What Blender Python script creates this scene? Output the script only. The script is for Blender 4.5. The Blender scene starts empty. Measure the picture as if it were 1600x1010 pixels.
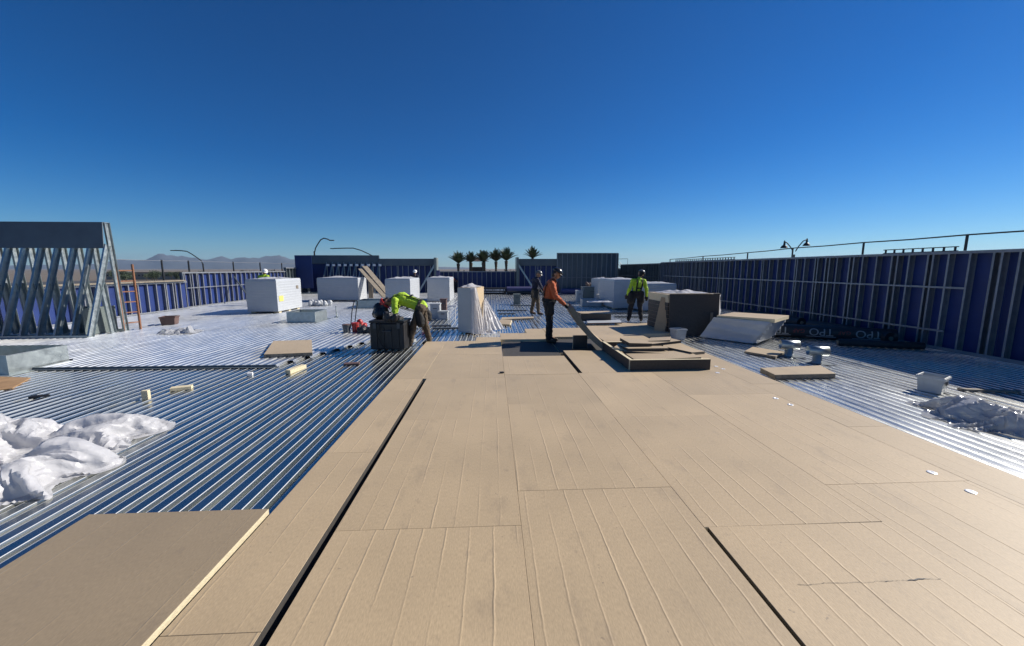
import bpy, bmesh, math, random
from mathutils import Vector, Matrix, Euler, noise
R = math.radians
random.seed(7)
scene = bpy.context.scene
C = scene.collection

# ---------------------------------------------------------------- camera, sky, sun, exposure
FPX = 610.0                                   # focal length in photo pixels (1600 wide)
PITCH = math.atan(85 / FPX)
YAW = math.atan(30 * math.cos(PITCH) / FPX)
EYE = 1.82
cam = bpy.data.cameras.new('camera'); cam.sensor_width = 36.0; cam.lens = 36.0 * FPX / 1600
cam.clip_start = 0.05; cam.clip_end = 60000
camo = bpy.data.objects.new('camera', cam); C.objects.link(camo)
camo.location = (0, 0, EYE); camo.rotation_euler = (math.pi / 2 - PITCH, 0, -YAW)
scene.camera = camo

SUN_TO = Vector((1.32, 0.44, 1.0)).normalized()
SUN_EL = math.asin(SUN_TO.z)
world = bpy.data.worlds.new('World'); scene.world = world; world.use_nodes = True
wn = world.node_tree; wn.nodes.clear()
sky = wn.nodes.new('ShaderNodeTexSky'); sky.sky_type = 'NISHITA'; sky.sun_disc = False
sky.sun_elevation = SUN_EL; sky.sun_rotation = math.atan2(SUN_TO.x, SUN_TO.y)
sky.altitude = 1500; sky.air_density = 1.0; sky.dust_density = 0.3; sky.ozone_density = 5.0
hsv = wn.nodes.new('ShaderNodeHueSaturation'); hsv.inputs['Saturation'].default_value = 1.40
gam = wn.nodes.new('ShaderNodeGamma'); gam.inputs['Gamma'].default_value = 1.1
tint = wn.nodes.new('ShaderNodeMix'); tint.data_type = 'RGBA'; tint.blend_type = 'MULTIPLY'; tint.inputs[0].default_value = 1.0; tint.inputs[7].default_value = (0.76, 1.0, 1.10, 1)
bg = wn.nodes.new('ShaderNodeBackground'); bg.inputs['Strength'].default_value = 0.052
wo = wn.nodes.new('ShaderNodeOutputWorld')
wn.links.new(sky.outputs[0], hsv.inputs['Color']); wn.links.new(hsv.outputs[0], gam.inputs['Color'])
wn.links.new(gam.outputs[0], tint.inputs[6]); wn.links.new(tint.outputs[2], bg.inputs['Color']); wn.links.new(bg.outputs[0], wo.inputs['Surface'])
sun = bpy.data.lights.new('sun', 'SUN'); sun.energy = 5.0; sun.angle = R(0.53); sun.color = (1.0, 0.94, 0.85)
suno = bpy.data.objects.new('sun', sun); C.objects.link(suno)
suno.rotation_euler = (-SUN_TO).to_track_quat('-Z', 'Y').to_euler()
vs = scene.view_settings
vs.view_transform = 'Standard'; vs.look = 'None'; vs.gamma = 1.0; vs.use_curve_mapping = False; vs.exposure = 0.32
scene.render.engine = 'CYCLES'
scene.cycles.max_bounces = 8

def at(px, py, z=0.0):
    """world point at height z under photo pixel (px, py): used to measure where things stand"""
    u = (px - 800) / FPX; v = -(py - 505) / FPX
    y = math.cos(PITCH) + v * math.sin(PITCH); zz = -math.sin(PITCH) + v * math.cos(PITCH)
    X = u * math.cos(YAW) + y * math.sin(YAW); Y = -u * math.sin(YAW) + y * math.cos(YAW)
    t = (z - EYE) / zz
    return Vector((X * t, Y * t, z))

# ---------------------------------------------------------------- materials
def nod(nt, kind, **kw):
    n = nt.nodes.new(kind)
    for k, v in kw.items():
        if k in n.inputs: n.inputs[k].default_value = v
        else: setattr(n, k, v)
    return n

def mat(name, col, rough=0.6, metal=0.0, var=0.12, vscale=6.0, bump=0.0, bscale=40.0, spec=0.5, rrough=0.0,
        translucent=0.0, dirt=None, dirt_scale=1.5, dirt_amt=0.5, objvar=0.0, stretch=(1, 1, 1), coat=0.0):
    m = bpy.data.materials.new(name); m.use_nodes = True
    nt = m.node_tree; L = nt.links; b = nt.nodes['Principled BSDF']
    b.inputs['Roughness'].default_value = rough; b.inputs['Metallic'].default_value = metal
    b.inputs['Specular IOR Level'].default_value = spec
    b.inputs['Coat Weight'].default_value = coat
    tc = nod(nt, 'ShaderNodeTexCoord'); mp = nod(nt, 'ShaderNodeMapping'); mp.inputs['Scale'].default_value = stretch
    info = nod(nt, 'ShaderNodeObjectInfo')
    add = nod(nt, 'ShaderNodeVectorMath', operation='ADD')
    sc = nod(nt, 'ShaderNodeVectorMath', operation='SCALE'); sc.inputs['Scale'].default_value = 37.0
    cmb = nod(nt, 'ShaderNodeCombineXYZ')
    L.new(info.outputs['Random'], cmb.inputs[0]); L.new(info.outputs['Random'], cmb.inputs[1]); L.new(cmb.outputs[0], sc.inputs[0])
    L.new(tc.outputs['Object'], add.inputs[0]); L.new(sc.outputs[0], add.inputs[1]); L.new(add.outputs[0], mp.inputs[0])
    n1 = nod(nt, 'ShaderNodeTexNoise', Scale=vscale, Detail=6.0, Roughness=0.6); L.new(mp.outputs[0], n1.inputs['Vector'])
    mr = nod(nt, 'ShaderNodeMapRange'); mr.inputs['From Min'].default_value = 0.25; mr.inputs['From Max'].default_value = 0.75
    mr.inputs['To Min'].default_value = 1 - var; mr.inputs['To Max'].default_value = 1 + var
    L.new(n1.outputs[0], mr.inputs[0])
    val = mr.outputs[0]
    if objvar:
        mo = nod(nt, 'ShaderNodeMapRange'); mo.inputs['To Min'].default_value = 1 - objvar; mo.inputs['To Max'].default_value = 1 + objvar
        L.new(info.outputs['Random'], mo.inputs[0])
        mm = nod(nt, 'ShaderNodeMath', operation='MULTIPLY'); L.new(val, mm.inputs[0]); L.new(mo.outputs[0], mm.inputs[1]); val = mm.outputs[0]
    vm = nod(nt, 'ShaderNodeVectorMath', operation='SCALE'); vm.inputs[0].default_value = col; L.new(val, vm.inputs['Scale'])
    out = vm.outputs[0]
    if dirt:
        n2 = nod(nt, 'ShaderNodeTexNoise', Scale=dirt_scale, Detail=8.0, Roughness=0.65); L.new(mp.outputs[0], n2.inputs['Vector'])
        r2 = nod(nt, 'ShaderNodeMapRange'); r2.inputs['From Min'].default_value = 0.5; r2.inputs['From Max'].default_value = 0.72
        r2.inputs['To Max'].default_value = dirt_amt; L.new(n2.outputs[0], r2.inputs[0])
        mx = nod(nt, 'ShaderNodeMix', data_type='RGBA'); L.new(r2.outputs[0], mx.inputs['Factor'])
        L.new(out, mx.inputs[6]); mx.inputs[7].default_value = (*dirt, 1); out = mx.outputs[2]
    L.new(out, b.inputs['Base Color'])
    if rrough:
        r3 = nod(nt, 'ShaderNodeMapRange'); r3.inputs['From Min'].default_value = 0.3; r3.inputs['From Max'].default_value = 0.7
        r3.inputs['To Min'].default_value = max(0.02, rough - rrough); r3.inputs['To Max'].default_value = min(1, rough + rrough)
        L.new(n1.outputs[0], r3.inputs[0]); L.new(r3.outputs[0], b.inputs['Roughness'])
    if bump:
        n4 = nod(nt, 'ShaderNodeTexNoise', Scale=bscale, Detail=5.0); L.new(mp.outputs[0], n4.inputs['Vector'])
        bp = nod(nt, 'ShaderNodeBump'); bp.inputs['Strength'].default_value = min(1.0, bump); bp.inputs['Distance'].default_value = 0.01
        L.new(n4.outputs[0], bp.inputs['Height']); L.new(bp.outputs[0], b.inputs['Normal'])
    if translucent:
        tr = nod(nt, 'ShaderNodeBsdfTranslucent'); L.new(out, tr.inputs['Color'])
        ms = nod(nt, 'ShaderNodeMixShader'); ms.inputs[0].default_value = translucent
        o = nt.nodes['Material Output']; L.new(b.outputs[0], ms.inputs[1]); L.new(tr.outputs[0], ms.inputs[2]); L.new(ms.outputs[0], o.inputs['Surface'])
    return m

def board_mat(name='paper_facer', tone=(0.425, 0.318, 0.190)):
    """paper facer of the insulation boards: fibres, long wrinkles, scuffs"""
    m = bpy.data.materials.new(name); m.use_nodes = True
    nt = m.node_tree; L = nt.links; b = nt.nodes['Principled BSDF']
    b.inputs['Sheen Weight'].default_value = 0.3; b.inputs['Sheen Roughness'].default_value = 0.45; b.inputs['Sheen Tint'].default_value = (.95, .84, .68, 1)
    b.inputs['Roughness'].default_value = 0.58; b.inputs['Specular IOR Level'].default_value = 0.5
    tc = nod(nt, 'ShaderNodeTexCoord'); info = nod(nt, 'ShaderNodeObjectInfo')
    cmb = nod(nt, 'ShaderNodeCombineXYZ'); sc = nod(nt, 'ShaderNodeVectorMath', operation='SCALE'); sc.inputs['Scale'].default_value = 53.0
    L.new(info.outputs['Random'], cmb.inputs[0]); L.new(info.outputs['Random'], cmb.inputs[1]); L.new(cmb.outputs[0], sc.inputs[0])
    add = nod(nt, 'ShaderNodeVectorMath', operation='ADD'); L.new(tc.outputs['Object'], add.inputs[0]); L.new(sc.outputs[0], add.inputs[1])
    def noise_(scale, stretch=(1, 1, 1), detail=4.0, rough=0.55):
        mp = nod(nt, 'ShaderNodeMapping'); mp.inputs['Scale'].default_value = stretch; L.new(add.outputs[0], mp.inputs[0])
        n = nod(nt, 'ShaderNodeTexNoise', Scale=scale, Detail=detail, Roughness=rough); L.new(mp.outputs[0], n.inputs['Vector']); return n.outputs[0]
    def rng(src, a, c, lo, hi):
        r = nod(nt, 'ShaderNodeMapRange'); r.inputs['From Min'].default_value = a; r.inputs['From Max'].default_value = c
        r.inputs['To Min'].default_value = lo; r.inputs['To Max'].default_value = hi; L.new(src, r.inputs[0]); return r.outputs[0]
    def math_(op, a, c):
        n = nod(nt, 'ShaderNodeMath', operation=op)
        for i, q in enumerate((a, c)):
            if isinstance(q, (int, float)): n.inputs[i].default_value = q
            else: L.new(q, n.inputs[i])
        return n.outputs[0]
    # colour
    big = rng(noise_(1.1), .3, .7, .90, 1.08)
    fib = rng(noise_(150, (1, .25, 1), 3.0), .3, .7, .86, 1.12)
    obv = rng(info.outputs['Random'], 0, 1, .93, 1.06)
    v = math_('MULTIPLY', math_('MULTIPLY', big, fib), obv)
    vm = nod(nt, 'ShaderNodeVectorMath', operation='SCALE'); vm.inputs[0].default_value = tone; L.new(v, vm.inputs['Scale'])
    sp = rng(noise_(26, (1, 1, 1), 2.0), .73, .77, 0, .55)           # dark specks
    scf = math_('MAXIMUM', rng(noise_(4, (1, .4, 1), 8.0, .72), .56, .72, 0, .34), rng(noise_(9, (1, .6, 1), 6.0, .6), .66, .74, 0, .35))     # scuffs
    d = math_('MAXIMUM', sp, scf)
    mx = nod(nt, 'ShaderNodeMix', data_type='RGBA'); L.new(d, mx.inputs['Factor']); L.new(vm.outputs[0], mx.inputs[6]); mx.inputs[7].default_value = (0.17, 0.13, 0.095, 1)
    L.new(mx.outputs[2], b.inputs['Base Color'])
    # long wrinkles in the facer, about every 15 cm
    sepx = nod(nt, 'ShaderNodeSeparateXYZ'); L.new(add.outputs[0], sepx.inputs[0])
    wob = math_('MULTIPLY', math_('SUBTRACT', noise_(1.6, (.4, 1, 1), 3.0), .5), .032)
    wob2 = math_('MULTIPLY', math_('SUBTRACT', noise_(9, (.3, 1, 1), 2.0), .5), .012)
    xx = math_('ADD', math_('ADD', sepx.outputs[0], wob), wob2)
    ph = math_('MULTIPLY', xx, 2 * math.pi / 0.155)
    s = nod(nt, 'ShaderNodeMath', operation='SINE'); L.new(ph, s.inputs[0])
    ridge = math_('POWER', math_('MAXIMUM', s.outputs[0], 0.0), 42.0)
    amp = rng(noise_(3.0, (1.8, .35, 1), 4.0), .40, .66, 0.0, 1.0)
    h1 = math_('MULTIPLY', ridge, amp)
    h2 = math_('MULTIPLY', noise_(60, (1, .5, 1), 4.0), 0.14)
    bp = nod(nt, 'ShaderNodeBump'); bp.inputs['Strength'].default_value = 0.5; bp.inputs['Distance'].default_value = 0.0055
    L.new(math_('ADD', h1, h2), bp.inputs['Height']); L.new(bp.outputs[0], b.inputs['Normal'])
    return m

M = {}
M['facer'] = board_mat()
M['facer_dimmed'] = board_mat('dimmed_brown_facer', (0.275, 0.208, 0.128))  # slightly browner facer, darkened further in colour for the lens's corner falloff
M['facer_back'] = mat('charcoal_facer', (0.055, 0.05, 0.045), .7, var=.25, vscale=30)
M['foam'] = mat('foam_edge', (0.66, 0.57, 0.38), .8, var=.15, vscale=50, bump=.3, bscale=120)
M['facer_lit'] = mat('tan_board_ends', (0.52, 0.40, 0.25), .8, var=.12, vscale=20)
M['olive_edge'] = mat('olive_board_edge', (0.22, 0.19, 0.13), .8, var=.2, vscale=20)  # dull olive, darker than the foam edge colour
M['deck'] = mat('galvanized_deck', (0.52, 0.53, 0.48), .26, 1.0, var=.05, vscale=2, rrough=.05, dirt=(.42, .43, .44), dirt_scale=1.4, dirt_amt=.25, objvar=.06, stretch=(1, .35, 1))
M['deck_edge'] = mat('deck_bend_highlight', (0.78, 0.80, 0.80), .42, .35, var=.12, vscale=5, stretch=(1, .3, 1))  # rib bends coloured brighter in place of their sunlit highlight lines
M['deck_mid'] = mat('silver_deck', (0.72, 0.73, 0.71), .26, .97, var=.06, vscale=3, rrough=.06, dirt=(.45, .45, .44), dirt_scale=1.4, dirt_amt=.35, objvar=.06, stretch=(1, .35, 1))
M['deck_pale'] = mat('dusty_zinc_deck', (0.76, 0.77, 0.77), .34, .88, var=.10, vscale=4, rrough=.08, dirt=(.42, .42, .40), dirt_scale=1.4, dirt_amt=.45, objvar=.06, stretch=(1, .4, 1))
M['galv'] = mat('galvanized_steel', (0.38, 0.42, 0.42), .38, .7, var=.2, vscale=9, rrough=.1, objvar=.1)
M['stud'] = mat('stud_steel', (0.25, 0.265, 0.29), .5, .5, var=.15, vscale=8, objvar=.12)
M['stud_dark'] = mat('primed_dark_steel', (0.10, 0.12, 0.14), .5, .4, var=.2, vscale=6, objvar=.15)
M['slate'] = mat('slate_sheathing', (0.095, 0.12, 0.14), .65, var=.15, vscale=2.0, objvar=.12)
M['blue'] = mat('blue_sheathing', (0.008, 0.027, 0.135), .55, var=.18, vscale=1.5, objvar=.16, dirt=(.02, .03, .10), dirt_scale=1.2)
M['greyboard'] = mat('grey_green_sheathing', (0.15, 0.18, 0.175), .75, var=.14, vscale=2, objvar=.1)
M['white'] = mat('white_wrap', (0.46, 0.48, 0.50), .38, var=.06, vscale=5, bump=.22, bscale=10, dirt=(.40, .40, .40), dirt_scale=2.5, dirt_amt=.12, spec=.5)
M['plastic'] = mat('crumpled_white_plastic', (0.72, 0.72, 0.74), .34, var=.06, vscale=4, bump=.6, bscale=22, translucent=.38)
def crease(m, strength):
    nt = m.node_tree; L = nt.links; b = nt.nodes['Principled BSDF']; tc = nod(nt, 'ShaderNodeTexCoord')
    nn = nod(nt, 'ShaderNodeTexNoise', Scale=2.5, Detail=3.0); L.new(tc.outputs['Object'], nn.inputs['Vector'])
    mixv = nod(nt, 'ShaderNodeMix', data_type='VECTOR'); mixv.inputs[0].default_value = .16; L.new(tc.outputs['Object'], mixv.inputs[4]); L.new(nn.outputs['Color'], mixv.inputs[5])
    hs = []
    for sc_, w_ in ((4.5, 1.0), (11.0, .45), (26.0, .16)):
        v = nod(nt, 'ShaderNodeTexVoronoi', Scale=sc_); v.feature = 'F1'; L.new(mixv.outputs[1], v.inputs['Vector'])
        mm = nod(nt, 'ShaderNodeMath', operation='MULTIPLY'); mm.inputs[1].default_value = w_; L.new(v.outputs['Distance'], mm.inputs[0]); hs.append(mm.outputs[0])
    a1 = nod(nt, 'ShaderNodeMath', operation='ADD'); L.new(hs[0], a1.inputs[0]); L.new(hs[1], a1.inputs[1])
    a2 = nod(nt, 'ShaderNodeMath', operation='ADD'); L.new(a1.outputs[0], a2.inputs[0]); L.new(hs[2], a2.inputs[1])
    bp = nod(nt, 'ShaderNodeBump'); bp.inputs['Strength'].default_value = strength; bp.inputs['Distance'].default_value = .05
    L.new(a2.outputs[0], bp.inputs['Height']); L.new(bp.outputs[0], b.inputs['Normal'])
    for n in nt.nodes:
        if n.type == 'BSDF_TRANSLUCENT': L.new(bp.outputs[0], n.inputs['Normal'])
crease(M['plastic'], .45)
M['clear'] = mat('clear_poly_sheet', (0.55, 0.56, 0.58), .14, var=.1, vscale=4, bump=.3, bscale=10, translucent=.35, spec=.8)
crease(M['clear'], .5)
M['black'] = mat('black_plastic', (0.018, 0.018, 0.02), .45, var=.3, vscale=12)
M['red'] = mat('red_plastic', (0.42, 0.03, 0.025), .42, var=.18, vscale=7, dirt=(.12, .03, .03), dirt_scale=6)
M['grey'] = mat('grey_plastic', (0.42, 0.44, 0.45), .5, var=.12, vscale=6, dirt=(.2, .2, .19), dirt_scale=5)
M['greybox'] = mat('grey_carton', (0.38, 0.39, 0.39), .7, var=.12, vscale=6, objvar=.2)
M['darkgrey'] = mat('dark_grey_plastic', (0.07, 0.08, 0.09), .5, var=.2, vscale=6)
M['wood'] = mat('wood', (0.33, 0.20, 0.10), .7, var=.3, vscale=5, stretch=(1, 1, .15), objvar=.1)
M['wood_grey'] = mat('weathered_wood', (0.22, 0.185, 0.14), .75, var=.35, vscale=9, stretch=(1, 1, .12), objvar=.1)
M['orange_wood'] = mat('orange_fibreglass', (0.24, 0.10, 0.045), .55, var=.2, vscale=6)
M['brick'] = mat('brown_plastic', (0.13, 0.08, 0.07), .6, var=.25, vscale=8)
M['lavender'] = mat('lavender_film', (0.075, 0.075, 0.17), .5, var=.15, vscale=5)
M['print_white'] = mat('white_print', (0.75, 0.75, 0.75), .6, var=.04)
M['print_shaded'] = mat('shaded_white_print', (0.30, 0.31, 0.32), .6, var=.05)  # white lettering greyed: the shade beside the wall is in the colour
M['print_red'] = mat('red_print', (0.24, 0.04, 0.03), .6, var=.05)
M['hivis'] = mat('hi_vis_fabric', (0.42, 0.62, 0.04), .8, var=.14, vscale=14, bump=.6, bscale=26)
M['orange'] = mat('orange_fabric', (0.46, 0.11, 0.04), .85, var=.14, vscale=12, bump=.6, bscale=24)
M['navy'] = mat('navy_fabric', (0.012, 0.016, 0.04), .85, var=.2, vscale=12, bump=.6, bscale=24)
M['brownpants'] = mat('brown_canvas', (0.10, 0.075, 0.05), .9, var=.25, vscale=12, bump=.6, bscale=24)
M['blackpants'] = mat('black_denim', (0.012, 0.013, 0.018), .85, var=.25, vscale=12, bump=.6, bscale=24)
M['strap'] = mat('black_webbing', (0.012, 0.012, 0.012), .75, var=.2)
M['leather'] = mat('boot_leather', (0.055, 0.035, 0.022), .7, var=.3, vscale=20)
M['skin'] = mat('skin', (0.36, 0.19, 0.12), .55, var=.08, vscale=12)
M['hair'] = mat('dark_hair', (0.012, 0.01, 0.008), .6, var=.2)
M['helmet_w'] = mat('white_shell', (0.78, 0.78, 0.76), .3, var=.04)
M['helmet_g'] = mat('dark_grey_shell', (0.10, 0.105, 0.11), .25, var=.05)
M['helmet_b'] = mat('black_shell', (0.02, 0.02, 0.022), .25, var=.1)
M['helmet_r'] = mat('red_shell', (0.45, 0.025, 0.02), .35, var=.08)
M['lamp'] = mat('dark_pole', (0.025, 0.027, 0.03), .5, .2, var=.1)
M['frond'] = mat('palm_frond', (0.035, 0.055, 0.025), .55, var=.35, vscale=1.5, objvar=.2, translucent=.2)
M['trunk'] = mat('palm_trunk', (0.10, 0.075, 0.05), .9, var=.35, vscale=6, bump=.8, bscale=9)
M['leaf'] = mat('tree_foliage', (0.045, 0.065, 0.03), .6, var=.4, vscale=.8, objvar=.25, translucent=.15)
M['rock'] = mat('mountain_rock', (0.06, 0.063, 0.07), .95, var=.3, vscale=.004)
M['dirt'] = mat('desert_ground', (0.15, 0.12, 0.09), .95, var=.2, vscale=.05, dirt=(.14, .12, .09), dirt_scale=.02)
M['asphalt'] = mat('asphalt', (0.06, 0.06, 0.062), .9, var=.2, vscale=.6)
M['stucco'] = mat('stucco', (0.42, 0.35, 0.27), .9, var=.08, vscale=1, objvar=.2)
M['roof_dark'] = mat('dark_roof', (0.07, 0.05, 0.045), .8, var=.2, vscale=2)
M['car_white'] = mat('white_car_paint', (0.75, 0.75, 0.75), .25, var=.02, coat=.6)
M['car_dark'] = mat('dark_car_paint', (0.03, 0.035, 0.045), .25, var=.05, coat=.6)
M['car_red'] = mat('maroon_car_paint', (0.22, 0.04, 0.03), .25, var=.05, coat=.6)
M['glass'] = mat('dark_glass', (0.015, 0.02, 0.025), .08, var=.02)
M['rubber'] = mat('rubber', (0.018, 0.018, 0.018), .8, var=.1)
M['washer'] = mat('zinc_plate', (0.82, 0.83, 0.84), .35, .4, var=.06)
M['yellow'] = mat('yellow_label', (0.7, 0.6, 0.15), .6, var=.05)

def haze_mat():
    m = bpy.data.materials.new('haze'); m.use_nodes = True; nt = m.node_tree; nt.nodes.clear()
    o = nt.nodes.new('ShaderNodeOutputMaterial'); v = nt.nodes.new('ShaderNodeVolumePrincipled')
    v.inputs['Color'].default_value = (.55, .74, .98, 1); v.inputs['Density'].default_value = HAZE; v.inputs['Anisotropy'].default_value = 0.2
    nt.links.new(v.outputs[0], o.inputs['Volume']); return m
HAZE = 5.5e-5
M['haze'] = haze_mat()
# ---------------------------------------------------------------- mesh helpers
class MB:
    def __init__(s): s.v = []; s.f = []; s.mi = []
    def add(s, vs_, fs, mi=0):
        n = len(s.v); s.v += [tuple(q) for q in vs_]
        for k, f in enumerate(fs):
            s.f.append([n + i for i in f]); s.mi.append(mi[k] if isinstance(mi, (list, tuple)) else mi)
        return s
    def box(s, c, d, mi=0, rot=None):
        x, y, z = d[0] / 2, d[1] / 2, d[2] / 2
        P = [Vector(q) for q in ((-x, -y, -z), (x, -y, -z), (x, y, -z), (-x, y, -z), (-x, -y, z), (x, -y, z), (x, y, z), (-x, y, z))]
        if rot: Mx = Euler(rot).to_matrix(); P = [Mx @ q for q in P]
        return s.add([q + Vector(c) for q in P], [(3, 2, 1, 0), (4, 5, 6, 7), (0, 1, 5, 4), (1, 2, 6, 5), (2, 3, 7, 6), (3, 0, 4, 7)], mi)
    def bar(s, a, b, w, t, mi=0, up=(0, 0, 1)):
        a, b = Vector(a), Vector(b); d = (b - a).normalized(); upv = Vector(up)
        if abs(d.dot(upv)) > .99: upv = Vector((0, 1, 0))
        sx = d.cross(upv).normalized() * w / 2; sy = sx.normalized().cross(d) * t / 2
        P = [a - sx - sy, a + sx - sy, a + sx + sy, a - sx + sy, b - sx - sy, b + sx - sy, b + sx + sy, b - sx + sy]
        return s.add(P, [(3, 2, 1, 0), (4, 5, 6, 7), (0, 1, 5, 4), (1, 2, 6, 5), (2, 3, 7, 6), (3, 0, 4, 7)], mi)
    def tube(s, path, r, n=8, mi=0, caps=True):
        path = [Vector(q) for q in path]; rr = r if isinstance(r, (list, tuple)) else [r] * len(path)
        rings = []; prev = None
        for i, p in enumerate(path):
            d = (path[min(i + 1, len(path) - 1)] - path[max(i - 1, 0)]).normalized()
            if prev is None: u = d.orthogonal().normalized()
            else: u = (prev - d * prev.dot(d)); u = u.normalized() if u.length > 1e-6 else d.orthogonal().normalized()
            prev = u; w = d.cross(u)
            rings.append([p + (u * math.cos(2 * math.pi * k / n) + w * math.sin(2 * math.pi * k / n)) * rr[i] for k in range(n)])
        vs_ = [q for rg in rings for q in rg]; fs = []
        for i in range(len(path) - 1):
            for k in range(n): fs.append((i * n + k, i * n + (k + 1) % n, (i + 1) * n + (k + 1) % n, (i + 1) * n + k))
        if caps: fs.append(tuple(range(n - 1, -1, -1))); fs.append(tuple((len(path) - 1) * n + k for k in range(n)))
        return s.add(vs_, fs, mi)
    def lathe(s, prof, n=16, c=(0, 0, 0), mi=0, caps=True):
        vs_ = []; fs = []
        for (r, z) in prof:
            for k in range(n): vs_.append((c[0] + r * math.cos(2 * math.pi * k / n), c[1] + r * math.sin(2 * math.pi * k / n), c[2] + z))
        for i in range(len(prof) - 1):
            for k in range(n): fs.append((i * n + k, i * n + (k + 1) % n, (i + 1) * n + (k + 1) % n, (i + 1) * n + k))
        if caps: fs.append(tuple(range(n - 1, -1, -1))); fs.append(tuple((len(prof) - 1) * n + k for k in range(n)))
        return s.add(vs_, fs, mi)
    def mesh(s, name, mats, smooth=False):
        me = bpy.data.meshes.new(name); me.from_pydata(s.v, [], s.f); me.update()
        if not isinstance(mats, (list, tuple)): mats = [mats]
        for m_ in mats: me.materials.append(M[m_] if isinstance(m_, str) else m_)
        me.polygons.foreach_set('material_index', s.mi)
        if smooth: me.polygons.foreach_set('use_smooth', [True] * len(me.polygons))
        return me

def ob(name, me, parent=None, loc=(0, 0, 0), rot=(0, 0, 0), scale=None):
    o = bpy.data.objects.new(name, me); C.objects.link(o); o.location = loc; o.rotation_euler = rot
    if scale: o.scale = scale
    if parent: o.parent = parent
    return o
def tag(o, label, cat, group=None):
    o['label'] = label; o['category'] = cat
    if group: o['group'] = group
    return o
def thing(name, label, cat, loc=(0, 0, 0), rz=0.0, group=None):
    o = bpy.data.objects.new(name, None); C.objects.link(o); o.empty_display_size = .2
    o.location = loc; o.rotation_euler = (0, 0, rz); return tag(o, label, cat, group)
def struct(o): o['kind'] = 'structure'; return o
def bevel(o, w=.006, seg=1):
    m = o.modifiers.new('bevel', 'BEVEL'); m.width = w; m.segments = seg; m.limit_method = 'ANGLE'; return o
def copy_tree(o, parent=None):
    c = o.copy(); C.objects.link(c)
    if parent: c.parent = parent
    for ch in o.children: copy_tree(ch, c)
    return c
def text_mesh(s, size, m, extrude=0.0):
    cu = bpy.data.curves.new('lettering', 'FONT'); cu.body = s; cu.size = size; cu.align_x = 'CENTER'; cu.align_y = 'CENTER'; cu.resolution_u = 3
    o = bpy.data.objects.new('lettering', cu); C.objects.link(o)
    bpy.context.view_layer.update()
    dg = bpy.context.evaluated_depsgraph_get(); me = bpy.data.meshes.new_from_object(o.evaluated_get(dg))
    bpy.data.objects.remove(o); bpy.data.curves.remove(cu)
    bm = bmesh.new(); bm.from_mesh(me); bmesh.ops.triangulate(bm, faces=bm.faces[:])
    for _ in range(2): bmesh.ops.subdivide_edges(bm, edges=[e for e in bm.edges if e.calc_length() > .02], cuts=2, use_grid_fill=True); bmesh.ops.triangulate(bm, faces=bm.faces[:])
    bm.to_mesh(me); bm.free()
    me.materials.clear(); me.materials.append(M[m]); return me
def nz(x, y=0.0, z=0.0, s=1.0): return noise.noise(Vector((x * s, y * s, z * s)))
def capsule(bm, a, ra, b, rb, n=10):
    a, b = Vector(a), Vector(b); d = b - a
    if d.length < 1e-5: d = Vector((0, 0, 1e-4)); b = a + d
    dn = d.normalized(); u = dn.orthogonal().normalized(); w = dn.cross(u); rings = []
    for (c_, r, sgn, angs) in ((a, ra, -1, (80, 50, 22, 0)), (b, rb, 1, (0, 22, 50, 80))):
        for q in angs:
            q = R(q); cc = c_ + dn * sgn * r * math.sin(q); rr = r * math.cos(q)
            rings.append([bm.verts.new(cc + (u * math.cos(2 * math.pi * k / n) + w * math.sin(2 * math.pi * k / n)) * rr) for k in range(n)])
    for i in range(len(rings) - 1):
        for k in range(n): bm.faces.new((rings[i][k], rings[i][(k + 1) % n], rings[i + 1][(k + 1) % n], rings[i + 1][k]))
    bm.faces.new(rings[0][::-1]); bm.faces.new(rings[-1])
_clouds = {}
def blob(name, caps, m, parent, voxel=.011, smooth=4, wob=0.0, seed=0):
    """one continuous skin grown over tapered limbs (voxel remesh, smoothed, cloth folds displaced)"""
    bm = bmesh.new()
    for c_ in caps: capsule(bm, *c_)
    me = bpy.data.meshes.new(name); bm.to_mesh(me); bm.free(); me.materials.append(M[m])
    o = ob(name, me, parent)
    r_ = o.modifiers.new('remesh', 'REMESH'); r_.mode = 'VOXEL'; r_.voxel_size = voxel; r_.use_smooth_shade = True
    s_ = o.modifiers.new('smooth', 'SMOOTH'); s_.iterations = smooth; s_.factor = .5
    if wob:
        for sz, k in ((.11, 2.2), (.04, 1.2)):
            if sz not in _clouds: _clouds[sz] = bpy.data.textures.new('folds', 'CLOUDS'); _clouds[sz].noise_scale = sz
            d_ = o.modifiers.new('folds', 'DISPLACE'); d_.texture = _clouds[sz]; d_.strength = wob * k; d_.mid_level = .5; d_.texture_coords = 'GLOBAL' if parent is None else 'LOCAL'
    return o
# ================================================================ THE SETTING
# far ground
mb = MB(); mb.add([(-14000, -1500, -7), (14000, -1500, -7), (14000, 14000, -7), (-14000, 14000, -7)], [(0, 1, 2, 3)])
struct(ob('ground', mb.mesh('ground', 'dirt')))
mb = MB(); mb.add([(-200, 55, -6.98), (200, 55, -6.98), (200, 80, -6.98), (-200, 80, -6.98)], [(0, 1, 2, 3)])
struct(ob('road', mb.mesh('road', 'asphalt')))
mb = MB(); mb.add([(-300, 185, -6.96), (-90, 185, -6.96), (-90, 300, -6.96), (-300, 300, -6.96)], [(0, 1, 2, 3)])
struct(ob('parking_lot', mb.mesh('parking_lot', 'asphalt')))
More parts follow.
